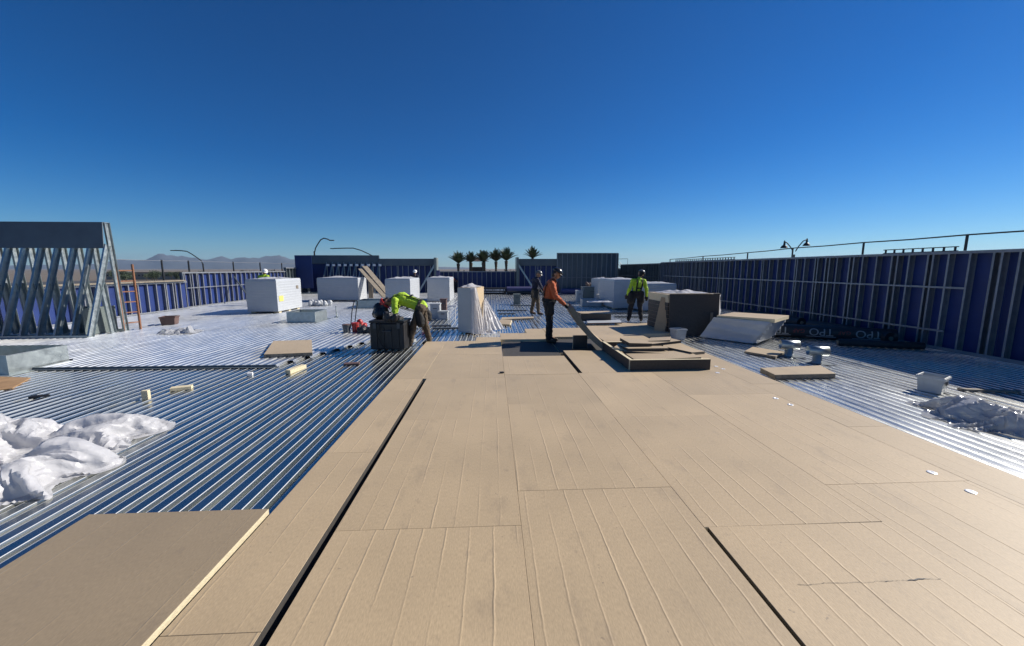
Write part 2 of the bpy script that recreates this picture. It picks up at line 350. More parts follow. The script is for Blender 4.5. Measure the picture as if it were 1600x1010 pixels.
# mountains far off: a real range with depth
def mountains():
    D = 9000.0; nx, ny = 150, 16; vs_ = []; fs = []
    # (photo x, height in photo px above the horizon)
    prof = [(-200, 4), (60, 5), (180, 7), (215, 13), (262, 14), (280, 23), (297, 21), (320, 16), (345, 14), (360, 17), (380, 14), (400, 20),
            (420, 16), (440, 18), (452, 22), (470, 15), (520, 12), (560, 7), (620, 4), (760, 2.0)]
    for j in range(ny):
        w = math.sin(math.pi * j / (ny - 1))
        for i in range(nx):
            px = -200 + 960 * i / (nx - 1)
            k = 0
            while k < len(prof) - 2 and prof[k + 1][0] < px: k += 1
            (xa, ha), (xb, hb) = prof[k], prof[k + 1]; t = min(1, max(0, (px - xa) / (xb - xa)))
            h = ha + (hb - ha) * t
            x = (px - 770) / FPX * D; y = D - 900 + 3000 * j / (ny - 1)
            rough = 1 + .35 * nz(x, y, 3, .0021) + .18 * nz(x, y, 9, .007)
            z = -8 + h / FPX * D * (w ** .8) * max(.2, rough)
            vs_.append((x * (y / D), y, z))
    for j in range(ny - 1):
        for i in range(nx - 1): fs.append((j * nx + i, j * nx + i + 1, (j + 1) * nx + i + 1, (j + 1) * nx + i))
    mb = MB(); mb.add(vs_, fs); struct(ob('mountains', mb.mesh('mountains', 'rock', True)))
mountains()

# ---------------------------------------------------------------- roof deck: ribbed sheets
PITCH_RIB = 0.1524; SHEET_W = PITCH_RIB * 6; RIB_D = 0.042
deck = struct(bpy.data.objects.new('roof_deck', None)); C.objects.link(deck)
def deck_profile(n=6):
    pts = [];
    for k in range(n):
        x = k * PITCH_RIB
        pts += [(x, 0.0), (x + .0795, 0.0), (x + .0820, -.0004), (x + .0855, -.003), (x + .099, -RIB_D), (x + .135, -RIB_D), (x + .1420, -.0045), (x + .1452, -.0008)]
    pts.append((n * PITCH_RIB, 0.0)); return pts
PROF = deck_profile()
def sheet_mesh(name, m, y0s, y1, edge=True):
    """y0s(x) start of each rib, y1 common end"""
    mb = MB(); n = len(PROF); vs_ = []
    for (x, z) in PROF: vs_.append((x, y0s(x), z))
    for (x, z) in PROF: vs_.append((x, y1, z))
    fs = [(i, i + 1, n + i + 1, n + i) for i in range(n - 1)]
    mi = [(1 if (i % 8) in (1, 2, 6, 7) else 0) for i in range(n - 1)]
    mb.add(vs_, fs, mi)
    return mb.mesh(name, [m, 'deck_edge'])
X_LEFT, X_RIGHT, Y_BACK = -14.2, 10.35, 30.6
nsheet = int((X_RIGHT - X_LEFT) / SHEET_W) + 1
cuts = [-3.0, 5.6, 13.9, 22.3, Y_BACK + .6]
meshes = {}
for j in range(len(cuts) - 1):
    ln = cuts[j + 1] - cuts[j] + .08
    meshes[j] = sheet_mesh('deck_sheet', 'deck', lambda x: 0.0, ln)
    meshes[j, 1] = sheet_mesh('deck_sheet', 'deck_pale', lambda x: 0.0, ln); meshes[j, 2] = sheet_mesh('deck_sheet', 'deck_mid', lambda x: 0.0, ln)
for i in range(nsheet):
    x0 = X_LEFT + i * SHEET_W
    for j in range(len(cuts) - 1):
        off = random.uniform(-.05, .05) if j else 0
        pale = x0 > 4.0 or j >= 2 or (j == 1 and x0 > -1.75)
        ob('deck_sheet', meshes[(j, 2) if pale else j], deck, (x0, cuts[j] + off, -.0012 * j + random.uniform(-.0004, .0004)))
# upper run of paler sheets on the left, ends stepping back to the right
UP = 0.045
def front(x):
    if x < -8.3: return 7.98
    if x < -4.05: return 7.32
    return 7.32 + (x + 4.05) * 2.45
i = 0
x0 = X_LEFT
while x0 < -2.95:
    def y0s(lx, x0=x0):
        k = math.floor(lx / PITCH_RIB + 1e-6); return front(x0 + k * PITCH_RIB + .07)
    w = SHEET_W
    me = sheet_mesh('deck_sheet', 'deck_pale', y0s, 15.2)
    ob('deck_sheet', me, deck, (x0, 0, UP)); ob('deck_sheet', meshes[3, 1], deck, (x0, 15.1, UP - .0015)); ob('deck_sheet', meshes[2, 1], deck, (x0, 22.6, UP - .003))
    x0 += SHEET_W
# end closure under the edge of the upper run
mb = MB(); mb.box((-6.22, 7.30, .004), (4.34, .012, .085)); mb.box((-6.22, 7.27, -.0365 + .045), (4.34, .06, .004))
ob('closure_strip', mb.mesh('closure_strip', 'slate'), deck)

# building below the deck edge, so that the roof stands on something
mb = MB(); mb.box((-1.9, 13.5, -3.6), (25.6, 34.6, 6.7)); 
bld = tag(ob('building_base', mb.mesh('building_base', 'stucco')), 'stucco building body under the metal roof deck', 'building')

# ---------------------------------------------------------------- insulation boards laid on the deck
BT = 0.10
lay = struct(bpy.data.objects.new('insulation_layer', None)); C.objects.link(lay)
def board_mesh(w, l, t, mats=('facer', 'foam', 'facer_back'), ch=.0015):
    x, y = w / 2, l / 2
    mb = MB()
    P = [(-x, -y, 0), (x, -y, 0), (x, y, 0), (-x, y, 0), (-x, -y, t - ch), (x, -y, t - ch), (x, y, t - ch), (-x, y, t - ch),
         (-x + ch, -y + ch, t), (x - ch, -y + ch, t), (x - ch, y - ch, t), (-x + ch, y - ch, t)]
    F = [(3, 2, 1, 0), (0, 1, 5, 4), (1, 2, 6, 5), (2, 3, 7, 6), (3, 0, 4, 7), (4, 5, 9, 8), (5, 6, 10, 9), (6, 7, 11, 10), (7, 4, 8, 11), (8, 9, 10, 11)]
    mb.add(P, F, [2, 1, 1, 1, 1, 0, 0, 0, 0, 0])
    return mb.mesh('board', list(mats))
def lay_board(x0, x1, y0, y1, z=0.0, t=BT, gap=.0007, rz=0.0, name='board', mats=('facer', 'foam', 'facer_back')):
    me = board_mesh(x1 - x0 - 2 * gap, y1 - y0 - 2 * gap, t, mats)
    return ob(name, me, lay, ((x0 + x1) / 2, (y0 + y1) / 2, z + random.uniform(0, .0025)), (random.uniform(-.0006, .0006), random.uniform(-.0008, .0008), rz + random.uniform(-.0006, .0006)))
cols = {
 'A': (-1.585, -1.115, [-2.2, -.1, 1.7, 3.55, 5.42, 6.04]),
 'A2': (-1.585, -1.117, [6.04, 7.4, 9.22]),
 'B2': (-1.115, .18, [6.04, 7.75, 9.25]),
 'B': (-1.055, .18, [-2.0, .42, 2.42, 4.34, 6.04]),
 'C': (.18, 1.405, [-1.6, .9, 2.83, 4.80, 6.20, 7.56]),
 'C2': (.18, 1.405, [9.42, 10.35]),
 'D': (1.405, 2.655, [-2.4, -.1, 2.34, 4.30, 6.25, 8.05]),
 'D2': (1.43, 2.655, [9.72, 11.2]),
 'E': (2.655, 3.88, [-1.3, .9, 2.80, 5.05, 7.2, 9.3, 11.6]),
 'F': (3.88, 4.36, [-2.0, -.3, 1.9, 3.9, 5.5, 7.5, 9.4]),
}
for k, (x0, x1, ys) in cols.items():
    for a, b in zip(ys[:-1], ys[1:]):
        if k == 'D' and a > 6: lay_board(x0 + .07, x1, a, b, mats=('facer', 'facer_back', 'facer_back'))
        elif k == 'C' and a > 6: lay_board(x0, x1, a, b, mats=('facer', 'facer_back', 'facer_back'))
        elif k == 'D' and b < 2.4: lay_board(x0 + .02, x1, a, b, rz=-.005, mats=('facer', 'facer_back', 'facer_back'))  # sides coloured dark in place of the shade inside the crack
        elif k == 'A': lay_board(x0, x1, a, b, mats=('facer', 'facer_back', 'facer_back'))
        else: lay_board(x0, x1, a, b)
lay_board(-.42, .18, 9.25, 9.75); lay_board(3.88, 4.95, 10.1, 12.2); lay_board(.9, 1.42, 10.36, 11.1)
# lower layer where a board is still missing
lay_board(.2, 1.40, 7.58, 9.40, 0, .045, mats=('facer_back', 'foam', 'facer_back'))
lay_board(1.42, 2.62, 8.07, 9.70, 0, .045, mats=('facer_back', 'foam', 'facer_back'))
# raised loose board at the lower left corner
b0 = ob('insulation_board', board_mesh(1.215, 2.44, 0.120, ('facer_dimmed', 'foam', 'facer_back')), None, (-2.215, 1.44, .0), (0, 0, .004))
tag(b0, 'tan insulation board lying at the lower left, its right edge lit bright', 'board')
# torn crack and screw plates in the boards
mb = MB(); random.seed(3); top_, bot_ = [], []; x = 1.66
while x < 2.50:
    yy = 1.845 + .010 * nz(x, 0, 0, 9.0) + .004 * nz(x, 3, 0, 40.0); wd = max(.0004, .0045 * (nz(x, 7, 0, 7.0) + .18)) + .0012 * max(0, nz(x, 1, 0, 50.0))
    top_.append((x, yy + wd, BT + .0042)); bot_.append((x, yy - wd, BT + .0042)); x += .008
n_ = len(top_); mb.add(bot_ + top_, [(i, i + 1, n_ + i + 1, n_ + i) for i in range(n_ - 1)])
ob('tear', mb.mesh('tear', 'black'), lay)
for (px, py) in [(1456, 739), (1517, 769), (1212, 623), (1235, 633), (1119, 573), (1130, 577), (1121, 583)]:
    p = at(px, py, BT); mb = MB(); mb.lathe([(.034, 0), (.034, .002), (.028, .004), (.012, .0045), (.008, .002)], 18)
    ob('screw_plate', mb.mesh('screw_plate', 'washer'), lay, (p.x, p.y, BT + .003), (0, 0, 0))
random.seed(11)

# ---------------------------------------------------------------- stud walls
def c_stud(h, w=.038, d=.14, t=.003):
    """steel C stud, open to +x, depth along y, base at origin"""
    mb = MB()
    mb.box((0, 0, h / 2), (t, d, h)); mb.box((w / 2, -d / 2, h / 2), (w, t, h)); mb.box((w / 2, d / 2, h / 2), (w, t, h))
    return mb
_studs = {}
def stud(parent, p, rz, h, m='stud', w=.038, d=.14, name='stud'):
    k = (round(h, 3), m, w, d)
    if k not in _studs: _studs[k] = c_stud(h, w, d).mesh('stud', m)
    return ob(name, _studs[k], parent, p, (0, 0, rz))
def stud_wall(name, label, p0, p1, h, sheath='blue', stud_m='stud', rails=(), spacing=.406, z0=0.0, side=1, doubles=.18, d=.14, panel_w=1.22, top='stud', group=None, sheath_h=None, sheath_z=0.0):
    """framed parapet from p0 to p1; studs stand on the left side of the direction times side"""
    p0 = Vector(p0); p1 = Vector(p1); dv = (p1 - p0); Ln = dv.length; ang = math.atan2(dv.y, dv.x)
    t = thing(name, label, 'wall', (p0.x, p0.y, z0), ang, group)
    off = side * d / 2
    # sheathing panels behind the studs
    n = max(1, round(Ln / panel_w)); w = Ln / n; sh = sheath_h or h
    for k in range(n):
        mb = MB(); mb.box((0, 0, sh / 2), (w - .006, .016, sh - .004))
        ob('sheathing_panel', mb.mesh('sheathing_panel', sheath), t, ((k + .5) * w, -side * .011, sheath_z), (0, 0, 0))
    x = .03
    while x < Ln - .05:
        stud(t, (x, off, .003), 0, h - .006, stud_m, d=d)
        if random.random() < doubles: stud(t, (x + .085 + random.uniform(0, .06), off, .003), 0, h - .006, stud_m, d=d)
        x += spacing + random.uniform(-.015, .015)
    for zz, nm in ((.0, 'bottom_track'), (h - .002, 'top_track')):
        mb = MB(); mb.box((Ln / 2, off, 0), (Ln, d + .012, .004))
        for s in (-1, 1): mb.box((Ln / 2, off + s * (d / 2 + .006), (.03 if zz == 0 else -.03)), (Ln, .003, .06))
        ob(nm, mb.mesh(nm, top), t, (0, 0, zz))
    for (zr, a, b) in rails:
        mb = MB(); mb.box(((a + b) / 2, side * (d + .012), zr), (b - a, .02, .04))
        ob('bridging_rail', mb.mesh('bridging_rail', stud_m), t)
    return t
# right-hand parapet, inner side shaded
stud_wall('parapet_wall', 'long shaded blue framed parapet wall running down the right side of the roof', (10.28, 23.4), (10.28, -2.5), 2.2, 'blue', 'stud',
          rails=((1.40, .4, 15.5), (.42, .6, 15.2), (1.40, 18.4, 25.5), (.42, 17.4, 25.5)), side=-1, doubles=.28)
# far right corner return
stud_wall('parapet_wall', 'grey green parapet return in the far right corner of the roof', (10.3, 31.0), (10.3, 23.5), 2.15, 'greyboard', 'stud_dark', side=-1, rails=((1.3, .2, 7.2),))
stud_wall('parapet_wall', 'low grey wall beyond the wrapped stacks, right of the tall rear parapet', (10.2, 31.2), (9.0, 31.2), 1.75, 'greyboard', 'stud_dark', side=1)
# left parapet, low then higher, sunlit inner side
stud_wall('parapet_wall', 'low sunlit blue parapet beside the orange ladder on the left', (-13.75, 8.0), (-13.75, 18.2), 1.22, 'blue', 'stud', side=-1, z0=UP, d=.1)
stud_wall('parapet_wall', 'higher blue parapet on the left with pale studs and diagonal brace', (-13.95, 18.25), (-13.95, 27.0), 1.62, 'blue', 'stud', side=-1, z0=UP, rails=((.9, .2, 8.4),), d=.1)
stud_wall('parapet_wall', 'grey green parapet section behind the leftmost white stack', (-13.95, 27.05), (-13.95, 31.6), 1.85, 'greyboard', 'stud_dark', side=-1, z0=UP)
mb = MB(); mb.box((0, 0, 0), (.32, 9.9, .05)); c = ob('timber_cap', mb.mesh('timber_cap', 'wood_grey'), None, (-13.72, 13.1, UP + 1.225 + .03))
tag(c, 'pale timber cap board on top of the low left parapet', 'board')
# diagonal brace of the left wall
mb = MB(); mb.bar((-12.3, 20.6, UP + .02), (-13.75, 21.6, UP + 1.35), .06, .05)
tag(ob('wall_brace', mb.mesh('wall_brace', 'stud_dark')), 'dark diagonal brace propping the higher left parapet', 'brace')

# ---------------------------------------------------------------- raking parapet frames
def raked_frame(name, label, x0, x1, yb, base, H, hp, z0, leg_m='galv', panel_m='slate', spacing=.42, blue_end=False, sheath=None, caps=False, xlegs=None, fwd=0.0):
    """a high parapet: back posts stand upright at yb, front legs rake out towards -y; a panel closes the top"""
    t = thing(name, label, 'wall', ((x0 + x1) / 2, yb, z0)); w = x1 - x0; ox = -w / 2
    n = max(1, round(w / 2.44)); pw = w / n
    for k in range(n):
        mb = MB(); mb.box((0, 0, 0), (pw - .005, .02, hp)); ob('top_panel', mb.mesh('top_panel', panel_m), t, (ox + (k + .5) * pw, -.14 - fwd, H - hp / 2), (R(-5), 0, 0))
    if sheath:
        m_ = max(1, round(w / 1.22)); sw = w / m_
        for k in range(m_):
            mb = MB(); mb.box((0, 0, 0), (sw - .005, .016, H - .02)); ob('sheathing_panel', mb.mesh('sheathing_panel', sheath), t, (ox + (k + .5) * sw, .05, H / 2), (0, 0, 0))
    def channel(a, b, wd=.05, dp=.15, holes=True):
        mb = MB(); a, b = Vector(a), Vector(b); d = (b - a).normalized(); nrm = Vector((1, 0, 0)).cross(d).normalized()
        mb.bar(a, b, .004, dp, up=nrm)
        for s in (-1, 1):
            o_ = nrm * s * dp / 2 + Vector((wd / 2, 0, 0)); mb.bar(a + o_, b + o_, wd, .004, up=nrm)
        return mb
    post = channel((0, 0, 0), (0, -fwd, H)).mesh('back_post', leg_m)
    leg = channel((0, -base, 0), (0, -.10 - fwd * .8, H * .80)).mesh('raking_leg', leg_m)
    mid = channel((0, -base * .36, 0), (0, -base * .48, H * .46)).mesh('inner_strut', leg_m)
    slot = MB(); 
    for q in (.18, .42, .66): slot.box((-.003, -base + (base - .10) * q, H * .80 * q), (.003, .035, .075))
    slot = slot.mesh('service_hole', 'black')
    x = ox + w - .03; xl = ox if xlegs is None else ox + xlegs
    while x > xl:
        ob('back_post', post, t, (x, 0, 0)); ob('raking_leg', leg, t, (x + .012, 0, 0)); ob('inner_strut', mid, t, (x - .012, -.0, 0))
        ob('service_hole', slot, t, (x + .012 + .056, 0, 0)) if False else None
        if caps: 
            mb = MB(); mb.box((0, 0, 0), (.2, .05, .16)); ob('sunlit_spot', mb.mesh('sunlit_spot', 'print_white'), t, (x + .2, -.36, H - hp - .10))  # white blocks added in place of sunlight showing under the top panel
        x -= spacing
    for (yy, zz, nm) in ((-base, .02, 'front_track'), (0, .02, 'back_track'), (-fwd, H + .01, 'top_track')):
        mb = MB(); mb.box((0, 0, 0), (w, .17, .012)); 
        for s in (-1, 1): mb.box((0, s * .086, (-.025 if zz > 1 else .025)), (w, .003, .05))
        ob(nm, mb.mesh(nm, leg_m), t, (0, yy, zz - .012))
    return t
raked_frame('raked_parapet', 'tall braced steel stud frame with dark top panel at the far left', -16.4, -10.52, 11.6, 1.02, 3.02, .70, UP, fwd=.15)
mb = MB(); mb.box((0, 0, .36), (.02, .9, .72)); mb.box((-.5, .3, .36), (1.0, .02, .7))
tag(ob('base_panel', mb.mesh('base_panel', 'greyboard'), None, (-10.75, 11.15, UP + .02)), 'dark grey green board at the foot of the tall steel frame', 'panel')
raked_frame('raked_parapet', 'rear left blue and grey parapet with bright slanting studs under its top panel', -13.7, -8.5, 30.0, 1.5, 2.75, .62, UP, 'galv', 'slate', sheath='blue', caps=True, spacing=.42, xlegs=1.2)
mb = MB(); mb.box((0, 0, 0), (1.15, .02, 2.3)); tag(ob('blue_panel', mb.mesh('blue_panel', 'blue'), None, (-13.3, 28.45, UP + 1.55)), 'bright blue panel at the left end of the rear left parapet', 'panel')
stud_wall('parapet_wall', 'rear blue parapet with dark header, left of the palm trees', (-8.45, 29.9), (-4.2, 29.9), 2.55, 'blue', 'stud', side=-1, z0=0, spacing=.41)
mb = MB(); mb.box((0, 0, 0), (4.25, .02, .52)); tag(ob('header_panel', mb.mesh('header_panel', 'slate'), None, (-6.32, 29.72, 2.29)), 'dark header panel along the rear blue parapet left of the palms', 'panel')
def gusset(x0, x1, y, h, label, flip):
    t = thing('corner_frame', label, 'frame', (x0, y, 0))
    mb = MB(); mb.box((0, .45, h / 2), (.02, .9, h)); ob('end_panel', mb.mesh('end_panel', 'greyboard'), t, (0 if flip else x1 - x0, 0, 0))
    mb = MB(); mb.bar((x1 - x0 if flip else 0, -.1, .1), (0.06 if flip else x1 - x0 - .06, 0, h * .85), .12, .06, up=(0, 1, 0)); ob('brace', mb.mesh('brace', 'galv'), t)
    mb = MB(); mb.box((0, 0, h / 2), (.16, .1, h)); ob('post', mb.mesh('post', 'greyboard'), t, ((.1 if flip else x1 - x0 - .1), -.05, 0)); return t
gusset(-5.5, -4.15, 29.4, 2.62, 'grey corner post and brace left of the palm trees', False)
gusset(1.75, 3.2, 29.4, 2.66, 'grey corner post and brace right of the palm trees', True)
stud_wall('parapet_wall', 'low blue stud wall at the rear below the palm trees', (-4.1, 30.0), (1.75, 30.0), 1.62, 'blue', 'stud', side=-1, spacing=.36, doubles=0)
stud_wall('parapet_wall', 'rear blue parapet with dark header behind the standing workers', (1.95, 29.9), (4.9, 29.9), 2.55, 'blue', 'stud', side=-1, spacing=.41, doubles=0)
mb = MB(); mb.box((0, 0, 0), (2.9, .02, .52)); tag(ob('header_panel', mb.mesh('header_panel', 'slate'), None, (3.45, 29.72, 2.29)), 'dark header panel on the rear parapet right of the palms', 'panel')
t = stud_wall('parapet_wall', 'tall rear parapet with dense pale studs, dark sheathing and mid rail', (4.65, 28.6), (9.15, 28.6), 2.95, 'slate', 'stud', side=-1, spacing=.36, rails=((1.18, .1, 4.3),), doubles=.1)
mb = MB(); mb.box((0, .6, 1.47), (.02, 1.3, 2.9)); ob('end_panel', mb.mesh('end_panel', 'greyboard'), t, (4.55, 0, 0))
# ================================================================ THINGS ON THE ROOF
# ---------------------------------------------------------------- crumpled sheets
def crumple(name, label, cat, loc, rz, w, l, h, m, seed, npts=90, parent=None, hole=None, outline=.18, stretch=1.7, edge_h=.02, fine=1, rim=26, base=0.0):
    """creased sheet: random high and low points joined by flat facets, creases softened a little"""
    from mathutils.geometry import delaunay_2d_cdt
    rnd = random.Random(seed); pts = []; hs = []
    def rad(th): return 1 + outline * 2 * nz(math.cos(th) * 1.3 + seed, math.sin(th) * 1.3, 1.0) + outline * .6 * nz(math.cos(th) * 5, math.sin(th) * 5 + seed, 4.0)
    for k in range(rim):
        th = 2 * math.pi * k / rim; r = rad(th); c_, s_ = math.cos(th), math.sin(th); q = 1 / max(abs(c_), abs(s_)) ** .55
        pts.append((c_ * w / 2 * r * q, s_ * l / 2 * r * q)); hs.append(rnd.uniform(0, edge_h))
    tries = 0
    while len(pts) < npts + rim and tries < npts * 30:
        tries += 1; th = rnd.uniform(0, 2 * math.pi); rr = math.sqrt(rnd.random()) * .95; r = rad(th) * rr
        p_ = (math.cos(th) * w / 2 * r, math.sin(th) * l / 2 * r)
        if min((p_[0] - q[0]) ** 2 + ((p_[1] - q[1]) * 1.2) ** 2 for q in pts) < (.55 * math.sqrt(w * l / npts)) ** 2: continue
        env = min(1.0, (1 - rr) * 3.2); big = .5 + .9 * nz(p_[0] * 1.6 / w * 2 + seed, p_[1] * 1.6 / l * 2, 2.0)
        pts.append(p_); hs.append(h * env * max(.04, big) * rnd.choice([.3, .5, .75, .9, 1.0]) + base * env)
    ca, sa = math.cos(seed * 1.3), math.sin(seed * 1.3)
    warp = [Vector(((x * ca + y * sa), (-x * sa + y * ca) * stretch)) for x, y in pts]
    res = delaunay_2d_cdt(warp, [], [], 0, 1e-5); vv, ff = res[0], res[2]
    bm = bmesh.new(); bv = []
    src_ = res[3]
    for i, v in enumerate(vv):
        j = src_[i][0] if src_[i] else 0; bv.append(bm.verts.new((pts[j][0], pts[j][1], hs[j] + .006)))
    for f in ff:
        try: bm.faces.new([bv[k] for k in f])
        except ValueError: pass
    bmesh.ops.subdivide_edges(bm, edges=bm.edges[:], cuts=1 + fine, use_grid_fill=True)
    bmesh.ops.smooth_vert(bm, verts=bm.verts[:], factor=.32, use_axis_x=True, use_axis_y=True, use_axis_z=True)
    for v in bm.verts:
        k = min(1, v.co.z / (.25 * h + .001))
        v.co.z += k * h * .10 * nz(v.co.x, v.co.y, seed, 9.0) + .02 * h * k * nz(v.co.x, v.co.y, seed, 30.0); v.co.x += .02 * k * nz(v.co.x, v.co.y, 5.0, 8.0); v.co.z = max(.004, v.co.z)
    if hole:
        kill = [f for f in bm.faces if ((f.calc_center_median().x - hole[0]) / hole[2]) ** 2 + ((f.calc_center_median().y - hole[1]) / hole[3]) ** 2 < 1]
        bmesh.ops.delete(bm, geom=kill, context='FACES')
    bmesh.ops.recalc_face_normals(bm, faces=bm.faces[:])
    me = bpy.data.meshes.new(name); bm.to_mesh(me); bm.free(); me.materials.append(M[m])
    me.polygons.foreach_set('use_smooth', [True] * len(me.polygons)); me.set_sharp_from_angle(angle=R(34))
    o = ob(name, me, parent, loc, (0, 0, rz))
    if label: tag(o, label, cat)
    return o
def lumps(name, label, cat, loc, w, d, h, m, seed, n=7, parent=None):
    """soft bag or bundle: a lumpy closed body standing on its base"""
    rnd = random.Random(seed); caps = []; r0 = min(w, d, h) * .30
    for k in range(n):
        a_ = Vector((rnd.uniform(-.5, .5) * (w - 2 * r0), rnd.uniform(-.5, .5) * (d - 2 * r0), rnd.uniform(r0, max(r0 * 1.05, h - r0))))
        b_ = Vector((a_.x * rnd.uniform(.6, 1.2), a_.y, r0 * .9)); caps.append((a_, r0 * rnd.uniform(.7, 1.05), b_, r0))
    o = blob(name, caps, m, parent, max(.014, r0 * .12), 3, r0 * .14, seed); o.location = loc
    return tag(o, label, cat) if label else o
def dropped_sheet(name, label, loc, rz, w, l, sx, sy, h, m, seed, nx=96, ny=64, steps=60, hole=None, ragged=.10, freq=1.0, bend=.25):
    """a thin sheet w x l pushed together to sx, sy of its size and let go: it buckles into folds on the floor"""
    import numpy as np
    rng = np.random.RandomState(seed)
    u, v = np.meshgrid(np.linspace(-.5, .5, nx), np.linspace(-.5, .5, ny), indexing='ij')
    # ragged outline of the flat sheet
    th = np.arctan2(v, u); k = 1 + ragged * (np.sin(3 * th + seed) * .6 + np.sin(7 * th + 2 * seed) * .35 + np.sin(13 * th) * .15)
    q = np.maximum(np.abs(u), np.abs(v)) * 2; rr = np.hypot(u, v) * 2; f = q / np.maximum(rr, 1e-6); f = f ** .45
    rest = np.stack([u * f * k * w, v * f * k * l, np.zeros_like(u)], -1)
    x = rest.copy(); x[..., 0] *= sx; x[..., 1] *= sy
    def tri(n, amp, lo, hi):                                  # folded, not wavy: triangle waves in many directions
        z = np.zeros_like(u)
        for _ in range(n):
            a_ = rng.uniform(0, np.pi); fr = rng.uniform(lo, hi) * freq; ph = x[..., 0] * np.cos(a_) + x[..., 1] * np.sin(a_); cr = -x[..., 0] * np.sin(a_) + x[..., 1] * np.cos(a_)
            t_ = (ph * fr + .25 * np.sin(cr * rng.uniform(1, 3) + rng.uniform(0, 6)) + rng.uniform(0, 1)) % 1.0
            z += np.abs(t_ - .5) * 2 * (.55 + .45 * np.sin(cr * rng.uniform(.8, 2.2) + rng.uniform(0, 6))) / fr
        z -= z.mean(); return z / np.abs(z).max() * amp
    env = np.clip((1 - q) * 3.2, .10, 1)
    x[..., 2] = .04 + np.maximum(0, tri(7, h, .5, 1.5) + h * .55 + tri(8, h * .22, 2.0, 4.0)) * env
    x[..., 0] += tri(5, .06, .8, 2.5); x[..., 1] += tri(5, .06, .8, 2.5)
    prev = x.copy(); cons = []
    for (di, dj, st) in ((1, 0, .5), (0, 1, .5), (1, 1, .3), (1, -1, .3), (4, 0, bend * .3), (0, 4, bend * .3), (9, 0, bend * .2), (0, 9, bend * .2)):
        A = (slice(0, nx - di), slice(0, ny - dj) if dj >= 0 else slice(-dj, ny)); B = (slice(di, nx), slice(dj, ny) if dj >= 0 else slice(0, ny + dj))
        cons.append((A, B, np.linalg.norm(rest[B] - rest[A], axis=-1), st, di > 2 or dj > 2))
    for s_ in range(steps):
        vel = (x - prev) * .90; prev = x.copy(); x = x + vel; x[..., 2] -= .0009
        for it in range(8):
            for A, B, L0, st, bnd in cons:
                d = x[B] - x[A]; ln = np.linalg.norm(d, axis=-1) + 1e-9
                c_ = (ln - L0 * (.82 if bnd else 1.0)) / ln
                if bnd: c_ = np.minimum(c_, 0)                # bending only resists folding up
                c_ = (c_ * st * .5)[..., None] * d
                x[A] += c_; x[B] -= c_
            low = x[..., 2] < .008
            x[low, 2] = .008; x[low, 0] = prev[low, 0] + (x[low, 0] - prev[low, 0]) * .2; x[low, 1] = prev[low, 1] + (x[low, 1] - prev[low, 1]) * .2
    idx = np.arange(nx * ny).reshape(nx, ny)
    F = np.stack([idx[:-1, :-1], idx[1:, :-1], idx[1:, 1:], idx[:-1, 1:]], -1).reshape(-1, 4)
    P = x.reshape(-1, 3)
    if hole:
        c_ = rest.reshape(-1, 3)[F].mean(1); keep = ((c_[:, 0] - hole[0]) / hole[2]) ** 2 + ((c_[:, 1] - hole[1]) / hole[3]) ** 2 > 1 + .35 * np.sin(c_[:, 0] * 40) * np.sin(c_[:, 1] * 31); F = F[keep]
    mb = MB(); mb.add(P.tolist(), F.tolist()); me = mb.mesh(name, m, True); me.set_sharp_from_angle(angle=R(44))
    return tag(ob(name, me, None, loc, (0, 0, rz)), label, 'plastic sheet')
dropped_sheet('plastic_sheet', 'big crumpled white plastic sheet lying on the deck at left', (-5.05, 3.50, 0), R(16), 4.0, 2.7, .74, .66, .46, 'plastic', 5, 150, 100, steps=20, hole=(1.05, -.1, .19, .15))
dropped_sheet('poly_sheet', 'crumpled clear grey poly sheet at the right edge on the deck', (6.45, 3.95, 0), R(-30), 3.0, 1.4, .76, .70, .22, 'clear', 8, 110, 60, steps=22)
p = at(282, 520, UP); crumple('poly_sheet', 'small heap of crumpled clear plastic below the leftmost white stack', 'plastic sheet', (p.x, p.y, UP), 0, 1.0, .6, .30, 'clear', 31, 50)

